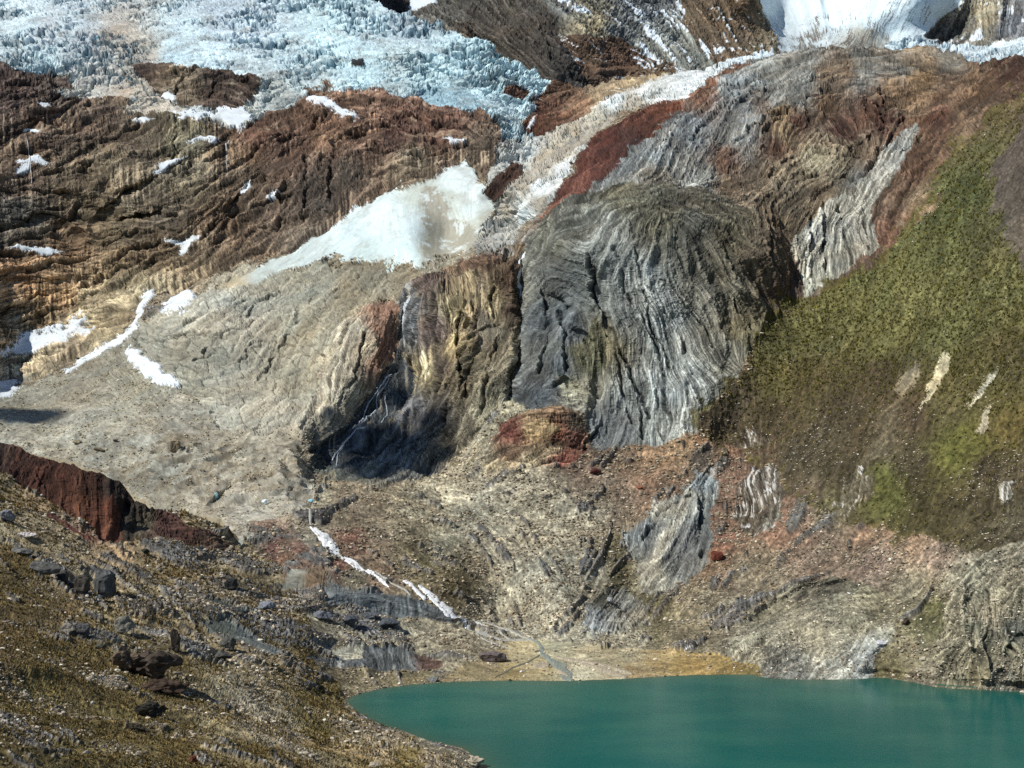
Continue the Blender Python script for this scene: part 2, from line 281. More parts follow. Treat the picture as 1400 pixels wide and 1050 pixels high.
# outlines in image coordinates, later ones lie on earlier ones: (unit, wobble, outline)
UNITS = [
 ('left_cliff', 3, [(-320, 60), (0, 80), (100, 110), (300, 90), (430, 110), (560, 120), (660, 140), (705, 183), (684, 212), (668, 247), (652, 237), (640, 222), (560, 256), (460, 305), (400, 342), (345, 362), (290, 375), (240, 400), (212, 396), (180, 425), (165, 462), (150, 470), (110, 492), (60, 515), (0, 525), (-320, 560)]),
 ('moraine_fan', 7, [(-320, 540), (0, 528), (86, 511), (144, 480), (185, 446), (195, 480), (245, 530), (310, 590), (345, 588), (400, 565), (418, 600), (420, 640), (432, 690), (400, 700), (340, 712), (330, 760), (150, 760), (-320, 760)]),
 ('dirty_glacier', 6, [(185, 452), (190, 440), (219, 426), (272, 402), (300, 375), (340, 357), (360, 375), (411, 361), (481, 357), (560, 366), (600, 355), (640, 345), (700, 336), (715, 312), (722, 318), (700, 345), (660, 350), (630, 358), (560, 390), (490, 428), (455, 462), (440, 500), (426, 560), (416, 600), (400, 575), (345, 592), (310, 592), (250, 532), (200, 490)]),
 ('tan_rib', 3, [(424, 600), (428, 560), (440, 500), (455, 460), (490, 425), (530, 410), (546, 415), (545, 460), (538, 490), (505, 535), (470, 580), (440, 605)]),
 ('brown_buttress', 3, [(544, 412), (560, 388), (590, 375), (620, 368), (630, 355), (660, 345), (700, 342), (715, 328), (712, 400), (714, 470), (702, 535), (690, 548), (640, 612), (590, 652), (520, 667), (460, 660), (425, 640), (420, 610), (470, 585), (510, 535), (540, 490), (548, 440)]),
 ('dome', 3, [(712, 330), (735, 290), (770, 255), (800, 235), (850, 190), (900, 140), (955, 118), (1006, 82), (1064, 74), (1110, 50), (1340, 50), (1500, 40), (1720, 20), (1720, 60), (1440, 110), (1400, 130), (1350, 175), (1320, 195), (1290, 230), (1275, 280), (1240, 330), (1190, 370), (1110, 415), (1060, 430), (900, 430), (760, 400)]),
 ('red_band', 3, [(715, 322), (745, 285), (758, 265), (780, 240), (800, 200), (825, 178), (860, 158), (915, 137), (940, 140), (980, 100), (1020, 82), (1030, 86), (985, 106), (960, 128), (930, 148), (885, 190), (860, 200), (835, 240), (805, 258), (775, 275), (765, 285), (735, 300)]),
 ('fold', 2, [(1098, 417), (1100, 395), (1081, 345), (1088, 318), (1115, 300), (1120, 290), (1153, 264), (1170, 272), (1168, 265), (1192, 228), (1205, 205), (1240, 180), (1250, 170), (1256, 178), (1245, 205), (1225, 235), (1205, 262), (1192, 290), (1196, 320), (1206, 342), (1170, 352), (1160, 372), (1120, 390)]),
 ('grey_buttress', 3, [(712, 348), (722, 322), (740, 295), (790, 265), (850, 250), (930, 253), (1000, 272), (1060, 308), (1085, 345), (1098, 410), (1060, 432), (1030, 472), (1010, 512), (980, 542), (955, 592), (900, 612), (812, 617), (795, 565), (740, 556), (698, 546), (708, 500), (714, 440), (708, 400)]),
 ('red_knob', 4, [(668, 612), (685, 575), (740, 558), (792, 570), (802, 600), (792, 622), (770, 645), (720, 640), (690, 648), (660, 640)]),
 ('grass_hill', 11, [(1720, 50), (1430, 112), (1390, 140), (1350, 175), (1320, 195), (1290, 230), (1275, 280), (1240, 330), (1190, 370), (1110, 415), (1060, 430), (1040, 472), (1010, 512), (970, 548), (965, 590), (1000, 600), (1050, 640), (1100, 690), (1190, 710), (1280, 745), (1330, 765), (1400, 735), (1720, 735)]),
 ('dark_scree', 9, [(1410, 150), (1376, 198), (1357, 250), (1366, 300), (1385, 350), (1410, 380), (1720, 460), (1720, 90)]),
 ('shore_cliff', 3, [(1278, 945), (1275, 900), (1288, 860), (1298, 810), (1330, 765), (1400, 735), (1720, 735), (1720, 985), (1400, 955)]),
 ('mound', 4, [(998, 915), (990, 880), (1030, 840), (1080, 802), (1150, 792), (1215, 815), (1228, 870), (1197, 900), (1195, 935), (1100, 937), (1045, 932)]),
 ('outcrop', 5, [(865, 725), (885, 700), (925, 675), (948, 655), (958, 632), (975, 640), (982, 690), (970, 740), (955, 780), (920, 806), (880, 812), (868, 775), (855, 745)]),
 ('outcrop_low', 7, [(792, 856), (805, 825), (825, 805), (845, 800), (880, 822), (885, 850), (840, 868)]),
 ('streaky', 7, [(1000, 715), (1008, 670), (1030, 640), (1062, 645), (1072, 690), (1060, 722), (1030, 740)]), ('streaky2', 6, [(1008, 606), (1022, 586), (1045, 584), (1054, 600), (1040, 616)]),
 ('streaky3', 7, [(1142, 685), (1150, 655), (1168, 648), (1192, 652), (1188, 680), (1165, 712)]), ('streaky4', 4, [(1364, 680), (1370, 664), (1386, 663), (1388, 680), (1376, 690)]),
 ('gash', 6, [(1222, 535), (1228, 505), (1245, 488), (1262, 495), (1248, 515), (1235, 545)]), ('gash2', 3, [(1258, 560), (1268, 530), (1290, 480), (1297, 481), (1290, 510), (1270, 545)]),
 ('gash3', 5, [(1353, 515), (1364, 506), (1362, 516), (1348, 535), (1336, 550), (1326, 556), (1334, 540)]), ('gash4', 5, [(1330, 585), (1340, 562), (1354, 553), (1352, 566), (1340, 586)]), ('gash5', 8, [(1178, 640), (1192, 605), (1212, 570), (1228, 545), (1240, 550), (1222, 590), (1205, 625), (1190, 648)]),
 ('delta', 3, [(590, 936), (630, 912), (670, 890), (720, 872), (790, 880), (850, 886), (920, 893), (1000, 898), (1035, 908), (1045, 930), (900, 934), (700, 940)]),
 ('near_hill', 4, [(-320, 480), (0, 560), (200, 650), (330, 738), (370, 770), (400, 800), (420, 840), (430, 880), (430, 905), (450, 930), (470, 953), (470, 970), (560, 1005), (660, 1060), (720, 1215), (-320, 1215)]),
 ('red_face', 3, [(-320, 520), (0, 590), (60, 610), (100, 620), (140, 635), (180, 672), (184, 690), (160, 738), (150, 740), (118, 712), (80, 688), (40, 662), (0, 648), (-320, 600)]),
 ('red_strip', 3, [(48, 690), (80, 700), (118, 728), (132, 744), (100, 732)]), ('dark_red', 3, [(160, 735), (180, 680), (215, 690), (245, 708), (258, 728), (290, 722), (314, 738), (306, 764), (280, 760), (240, 748), (215, 738), (185, 732)]),
 ('ledge', 2, [(385, 802), (398, 782), (425, 778), (452, 780), (456, 796), (500, 806), (555, 812), (590, 826), (624, 846), (612, 852), (570, 843), (500, 830), (450, 822), (438, 802)]),
 ('ledge_low', 2, [(495, 888), (530, 887), (562, 890), (577, 897), (605, 902), (607, 912), (577, 914), (540, 916), (497, 918), (470, 920), (440, 908), (417, 892), (455, 903)]),
 ('ledge_pale', 2, [(418, 872), (450, 878), (460, 884), (497, 886), (496, 905), (470, 903), (440, 890)]),
 ('slabdark', 2, [(268, 820), (300, 822), (335, 840), (345, 850), (300, 838)]), ('slabdark2', 2, [(272, 846), (310, 850), (350, 870), (386, 886), (378, 894), (330, 877), (285, 862)]),
 ('glacier', 3, [(-320, -130), (500, -130), (520, -20), (513, 2), (530, 12), (559, 10), (563, 16), (604, 28), (628, 40), (652, 46), (675, 46), (680, 62), (700, 74), (735, 92), (757, 108), (748, 122), (741, 132), (720, 136), (734, 147), (712, 165), (728, 186), (700, 188), (686, 187), (683, 171), (672, 161), (655, 149), (618, 147), (590, 144), (580, 137), (539, 127), (494, 120), (470, 124), (446, 113), (418, 117), (416, 128), (394, 147), (363, 151), (343, 170), (319, 178), (295, 168), (260, 161), (223, 154), (171, 152), (178, 137), (147, 129), (120, 137), (69, 130), (101, 117), (93, 103), (62, 103), (21, 96), (0, 86), (-320, 70)]),
 ('isle', 3, [(175, 89), (233, 86), (309, 99), (350, 106), (358, 117), (336, 147), (295, 151), (240, 143), (228, 137), (212, 120), (190, 100)]), ('islet', 2, [(690, 118), (722, 117), (724, 130), (700, 138), (690, 130)]), ('bit', 1, [(479, 81), (496, 80), (497, 93), (481, 93)]),
 ('slab', 3, [(722, 136), (742, 132), (752, 108), (813, 112), (850, 103), (905, 95), (945, 90), (930, 102), (906, 104), (871, 118), (840, 131), (823, 138), (803, 159), (758, 179), (730, 187), (712, 168), (734, 147)]),
 ('icefall', 2.5, [(666, 247), (679, 212), (686, 187), (724, 187), (758, 178), (803, 158), (823, 137), (840, 130), (871, 117), (906, 103), (961, 90), (1006, 74), (1043, 64), (1066, 74), (1023, 82), (989, 93), (958, 117), (941, 135), (916, 137), (854, 154), (817, 178), (789, 216), (769, 250), (751, 274), (727, 295), (710, 312), (700, 336), (666, 343), (638, 339), (642, 322), (679, 291), (669, 276), (657, 262)]),
 ('icerib', 2, [(656, 266), (672, 247), (683, 236), (700, 222), (716, 222), (713, 237), (686, 262), (669, 277)]),
 ('snow_cone', 1.5, [(298, 393), (322, 380), (345, 371), (400, 343), (440, 318), (440, 345), (377, 371), (353, 388), (330, 389)]),
 ('snow_cone', 4.5, [(300, 392), (330, 382), (345, 384), (353, 388), (377, 371), (411, 361), (456, 352), (481, 355), (529, 361), (525, 367), (549, 354), (577, 366), (597, 352), (640, 342), (660, 310), (676, 291), (666, 261), (652, 237), (635, 220), (604, 237), (563, 254), (522, 267), (460, 303), (400, 345), (347, 374), (320, 378)]),
]
PARTS = [  # marked pieces of a unit: (unit, part name, wobble, outline, colour, label)
 ('tan_rib', 'rust_stain', 4, [(508, 425), (530, 412), (546, 418), (545, 455), (535, 485), (515, 510), (505, 505), (512, 470)], '84502c', 'rusty orange stain'),
 ('icefall', 'dirt_band', 3, [(905, 122), (880, 132), (830, 155), (800, 180), (765, 200), (725, 228), (715, 238), (690, 262), (672, 278), (680, 292), (700, 268), (730, 248), (760, 222), (800, 198), (830, 170), (870, 146)], 'a6997e', 'tan dirt band'),
 ('snow_cone', 'dust_stripe', 7, [(572, 262), (585, 252), (604, 262), (612, 285), (630, 300), (655, 312), (640, 342), (597, 352), (580, 352), (582, 320), (575, 300), (588, 285)], 'a9a694', 'grey dust stripe'),
 ('glacier', 'dirt_patch', 7, [(150, 45), (172, 40), (188, 60), (215, 80), (190, 90), (165, 75)], 'a89f8e', 'tan dirt patch'),
 ('glacier', 'dirt_patch', 5, [(170, 98), (190, 95), (212, 120), (228, 150), (175, 152), (180, 138)], 'b4a78e', 'tan dusty ice lobe'),
 ('red_knob', 'ochre_patch', 3, [(715, 585), (745, 578), (768, 590), (745, 602), (720, 598)], '94784e', 'pale ochre patch'),
 ('grey_buttress', 'moss_patch', 5, [(795, 455), (815, 440), (832, 455), (835, 500), (815, 515), (800, 490)], '56543f', 'olive moss patch'),
 ('grey_buttress', 'pale_block', 3, [(765, 529), (778, 521), (790, 528), (786, 540), (770, 540)], 'b0a488', 'pale rock under a dark overhang'),
 ('mound', 'grey_spur', 4, [(1165, 930), (1180, 900), (1200, 884), (1213, 889), (1202, 905), (1195, 930)], '9c9c9a', 'pale grey spur reaching the water'),
 ('glacier', 'ice_front', 4, [(556, 128), (590, 118), (640, 126), (672, 146), (655, 152), (618, 150), (590, 147)], '8fb6c2', 'bluer ice front'),
 ('brown_buttress', 'painted_shade', 5, [(545, 470), (562, 500), (545, 560), (505, 612), (465, 645), (430, 612), (470, 585), (510, 535)], '3a4048', 'dark wall with shade painted in'),  # bluish shade of the hollow painted into the wall colour
 ('outcrop', 'white_vein', 2, [(938, 668), (950, 674), (934, 708), (918, 738), (903, 768), (890, 802), (881, 800), (893, 762), (908, 730), (922, 698)], 'aaa498', 'white vein'),
 ('brown_buttress', 'drip_stain', 3, [(632, 375), (645, 370), (650, 400), (648, 440), (640, 445), (635, 410)], '9a8460', 'cream drip stain'),
 ('brown_buttress', 'drip_stain', 3, [(668, 395), (680, 390), (684, 420), (676, 440), (668, 430)], '937c58', 'cream drip stain'),
 ('brown_buttress', 'drip_stain', 3, [(571, 485), (580, 478), (583, 508), (575, 515)], 'a09070', 'cream drip stain'),
]
for _k, _p in enumerate(PARTS): PARAM['part#%d' % _k] = PARAM[_p[0]]
SNOWS = [
 ([(50, 143), (60, 140), (70, 141), (66, 147), (54, 147)], 1.5, 1.5, 'tiny snow spot under the dark ice margin at upper left'),
 ([(20, 236), (26, 228), (40, 226), (34, 234)], 1.5, 1.2, 'tiny snow sliver just below the flat snow strip on the dark ledge'),
 ([(98, 454), (112, 446), (128, 450), (118, 458)], 2, 1.5, 'small snow rim on the tan capped hump left of the gravel cone'),
 ([(360, 268), (372, 258), (384, 255), (374, 264)], 1.5, 1.2, 'tiny snow sliver below the dark vertical cleft of the cliff'),  # snow patches: (outline, wobble, thickness m, label)
 ([(416, 129), (446, 132), (494, 160), (484, 166), (455, 150), (424, 141)], 2, 4, 'dusty snow ramp sloping down beside the small rock knob under the glacier'),
 ([(186, 424), (195, 405), (205, 396), (213, 396), (206, 412), (197, 425), (189, 438)], 1.5, 2, 'thin upright snow streak in the cleft above the gravel cone'),
 ([(219, 427), (234, 409), (247, 397), (272, 402), (264, 414), (236, 432)], 2, 3, 'white triangular snow patch at the foot of the brown cliff beside the cleft'),
 ([(192, 421), (190, 443), (178, 460), (144, 482), (113, 500), (86, 514), (84, 510), (113, 491), (144, 472), (172, 455), (184, 436)], 1.5, 2, 'long thin snow line along the upper left edge of the gravel cone'),
 ([(-10, 484), (20, 468), (51, 455), (82, 449), (113, 431), (119, 436), (88, 463), (70, 470), (50, 480), (10, 487)], 3, 3, 'ragged snowfield on the low ledge left of the gravel cone'),
 ([(-20, 522), (31, 526), (22, 540), (0, 546), (-20, 548)], 2, 2, 'small snow patch beside the cloud-grey shade at the picture edge'),
 ([(170, 472), (180, 476), (192, 484), (219, 503), (251, 527), (238, 530), (234, 536), (213, 527), (192, 508), (176, 491)], 2.5, 3, 'feathered snow tongue running down the gravel cone'),
 ([(24, 222), (48, 217), (76, 223), (60, 226), (34, 225)], 1.5, 2, 'flat snow strip on a dark ledge high in the cliff by the thin waterfall'),
 ([(206, 238), (228, 222), (256, 215), (240, 224), (220, 236)], 1.5, 2, 'slanting snow strip on a rising ledge in the middle of the brown cliff'),
 ([(256, 190), (272, 180), (285, 181), (300, 192), (296, 197), (284, 188), (272, 187), (262, 193)], 1.5, 2, 'hooked snow patch in a hollow just below the glacier lobe'),
 ([(224, 326), (238, 328), (250, 332), (262, 322), (275, 328), (262, 336), (252, 350), (244, 348), (248, 336), (232, 332)], 1.5, 2, 'forked snow patch low on the brown cliff above the gravel cone'),
 ([(22, 330), (40, 338), (62, 337), (88, 342), (70, 346), (40, 343), (16, 338)], 1.5, 2, 'flat snow strip on a ledge low in the brown cliff'),
 ([(324, 264), (338, 254), (347, 249), (342, 256), (330, 264)], 1, 1.5, 'tiny snow sliver on the diagonal ledge of the dark cliff'),
 ([(28, 178), (44, 176), (56, 180), (50, 183), (34, 181)], 1, 1.5, 'tiny snow strip on the dark cliff just under the glacier edge'),
 ([(178, 162), (196, 158), (210, 161), (196, 164)], 1, 1.5, 'tiny snow rim curving over the rounded rock below the ice edge'),
 ([(230, 154), (262, 153), (285, 155), (300, 150), (330, 148), (345, 160), (330, 178), (318, 176), (305, 168), (285, 164), (260, 160), (240, 157)], 2, 3, 'white snow band lying between the dark rock island and the cliff top'),
 ([(222, 130), (231, 122), (242, 135), (235, 138)], 1.5, 2, 'small bright snow patch tucked against the dark rock island'),
 ([(604, 188), (612, 186), (640, 191), (632, 194), (614, 192)], 1, 1.5, 'small snow rim on the rounded rock step above the snow cone'),
 ([(720, 172), (730, 160), (736, 156), (730, 168), (724, 174)], 1, 1.5, 'small snow sliver between the two dark slabs beside the glacier snout'),
]
FAR_UNITS = [
 ('peak_grey', 3, [(-320, -400), (1720, -400), (1720, 400), (-320, 400)]),
 ('snow_far', 3, [(540, -200), (640, -200), (596, 0), (560, 16), (556, 40), (540, 40)]),
 ('peak_dark', 3, [(400, 30), (513, 14), (512, -10), (520, -60), (556, -20), (562, 12), (575, 12), (595, 2), (610, -20), (690, -120), (720, -120), (745, 0), (765, 45), (800, 90), (822, 120), (840, 300), (400, 300)]),
 ('peak_brown', 3, [(762, 52), (790, 48), (850, 52), (888, 75), (925, 85), (940, 130), (940, 260), (840, 260), (815, 118)]),
 ('peak_brown', 3, [(920, -30), (935, -120), (1020, -120), (1040, 20), (1062, 55), (1074, 78), (1074, 140), (1000, 140), (975, 85), (955, 60), (935, 35)]),
 ('peak_snow', 3, [(1022, -30), (1030, -400), (1320, -400), (1312, 0), (1290, 30), (1265, 48), (1290, 60), (1215, 64), (1220, 200), (1076, 200), (1066, 60), (1045, 20)]),
 ('peak_right', 3, [(1720, -400), (1312, -400), (1310, 6), (1285, 30), (1266, 48), (1282, 55), (1300, 62), (1340, 64), (1370, 60), (1400, 48), (1720, 20)]),
 ('ice_far', 3, [(1210, 62), (1240, 52), (1282, 56), (1300, 63), (1345, 64), (1372, 60), (1400, 50), (1720, 25), (1720, 300), (1210, 300)]),
]
# dip of the beds as seen: (u, v, degrees, + rises to the right)
BEDS = [(50, 150, 15), (50, 250, 20), (120, 200, 25), (30, 310, 10), (100, 350, 3), (150, 290, -8), (200, 240, 30), (250, 190, 20), (200, 330, 12), (250, 330, 20), (300, 270, 40), (350, 220, 45), (400, 250, 50),
 (60, 430, 10), (200, 400, 28), (300, 350, 30), (400, 180, 30), (450, 165, 40), (490, 140, 10), (540, 140, -25), (560, 170, -45), (620, 160, 0), (650, 170, -30), (520, 220, 20), (580, 200, 10), (460, 240, 70), (620, 220, 40),
 (300, 110, 5), (250, 100, 5), (340, 125, -30), (850, 225, 50), (900, 205, 58), (950, 165, 48), (1000, 110, 30), (1080, 88, 22), (1200, 78, 3), (1280, 90, -20), (1000, 185, 65), (950, 225, 68), (1050, 150, 48), (1070, 205, 70),
 (1130, 130, 28), (1200, 115, 5), (1150, 175, -50), (1190, 170, -70), (1250, 150, 20), (1110, 245, 25), (1050, 222, 45), (1000, 250, 12), (1300, 200, 50), (1250, 260, 62), (1340, 130, 40), (1060, 185, 85), (1100, 165, 40), (1220, 220, 55),
 (790, 230, 55), (830, 190, 45), (900, 150, 25), (1110, 340, 70), (1100, 375, 88), (1128, 310, 68), (1140, 350, 92), (1165, 300, 50), (1172, 335, 105), (1192, 330, 100), (1200, 250, 58), (1180, 240, 60), (1235, 190, 55), (1225, 300, 70),
 (860, 330, 62), (840, 360, 60), (835, 400, 85), (870, 390, 105), (890, 440, 108), (920, 500, 104), (860, 480, 98), (830, 560, 85), (880, 580, 88), (930, 570, 84), (900, 330, 85), (930, 370, 110), (960, 420, 118), (1000, 420, 118), (1000, 350, 125), (1040, 380, 112),
 (980, 300, 145), (930, 275, 165), (870, 270, 15), (800, 290, 25), (740, 330, 55), (760, 420, 30), (750, 480, 60), (790, 500, 100), (780, 540, -15), (975, 500, 112), (780, 350, -20), (800, 400, -40), (1060, 340, 115),
 (560, 430, 78), (600, 420, 98), (650, 380, 90), (680, 400, 85), (660, 470, 55), (640, 520, 45), (690, 500, 60), (580, 540, 65), (520, 590, 50), (470, 630, 30), (560, 620, 40), (655, 348, 5),
 (470, 500, 68), (500, 450, 58), (525, 460, 82), (440, 560, 75), (250, 430, 28), (300, 470, 20), (350, 430, 38), (400, 420, 45), (420, 500, 65), (330, 540, 20), (430, 400, 40), (560, 380, 25), (280, 520, -20), (380, 550, 50), (260, 480, 10), (360, 480, 55),
 (180, 500, -60), (100, 520, 30), (220, 560, -30), (50, 600, 0), (150, 620, 0), (300, 640, 20), (380, 620, 10), (560, 320, -75), (480, 340, 30), (620, 280, -70), (600, 330, 80),
 (1330, 840, 105), (1300, 920, 75), (1360, 900, 80), (1385, 850, 95), (1360, 770, 30), (1310, 800, 50), (1270, 900, 30), (1100, 900, 35), (1050, 905, 38), (1050, 845, 20), (1150, 840, 15), (1180, 900, 60), (1130, 920, 35),
 (920, 720, 62), (900, 770, 62), (965, 690, 85), (880, 720, 70), (830, 830, 50), (860, 800, 60), (1040, 680, 80), (1025, 600, 100), (1170, 680, 70), (1376, 676, 80), (1240, 515, 60), (1280, 520, 66),
 (100, 800, -35), (200, 900, -30), (330, 850, -26), (450, 800, -12), (520, 820, -14), (540, 900, -75), (440, 890, -25), (300, 1000, -28), (0, 950, -35), (50, 750, -38), (90, 665, 80), (150, 690, 85), (20, 630, 75), (250, 740, -10), (400, 760, -8), (500, 1020, -35), (240, 800, -35),
 (750, 750, 115), (650, 760, -40), (850, 660, 52), (950, 640, 42), (560, 740, -38), (700, 820, 100), (800, 850, 60), (620, 700, -20), (800, 900, -3), (900, 900, -2), (700, 900, -15), (600, 900, -5),
 (1200, 450, 55), (1300, 600, 55), (1100, 600, 62), (1350, 350, 65), (1060, 740, 50), (1200, 740, 40), (1000, 780, 50), (620, 620, 50), (665, 580, 58), (740, 590, 8), (720, 625, 15), (775, 610, -10), (800, 150, 30), (860, 120, 8), (760, 160, 12), (950, 100, 25), (1030, 75, 20), (700, 280, 48), (690, 240, 45), (750, 200, 35)]
BEDS_FAR = [(580, 40, -35), (650, 50, -38), (720, 60, -45), (780, 90, -30), (700, 10, -50), (850, 40, -42), (900, 60, -50), (800, 10, -35), (850, 85, 5), (940, 30, -55), (1000, 40, -58), (1050, 60, -62), (1100, 40, 110), (1150, 20, 95), (1200, 30, 75), (1250, 20, 60), (1150, 60, 60), (1300, 40, 60), (1350, 30, 85), (1390, 30, 80), (1300, 75, 8), (1380, 70, 15)]

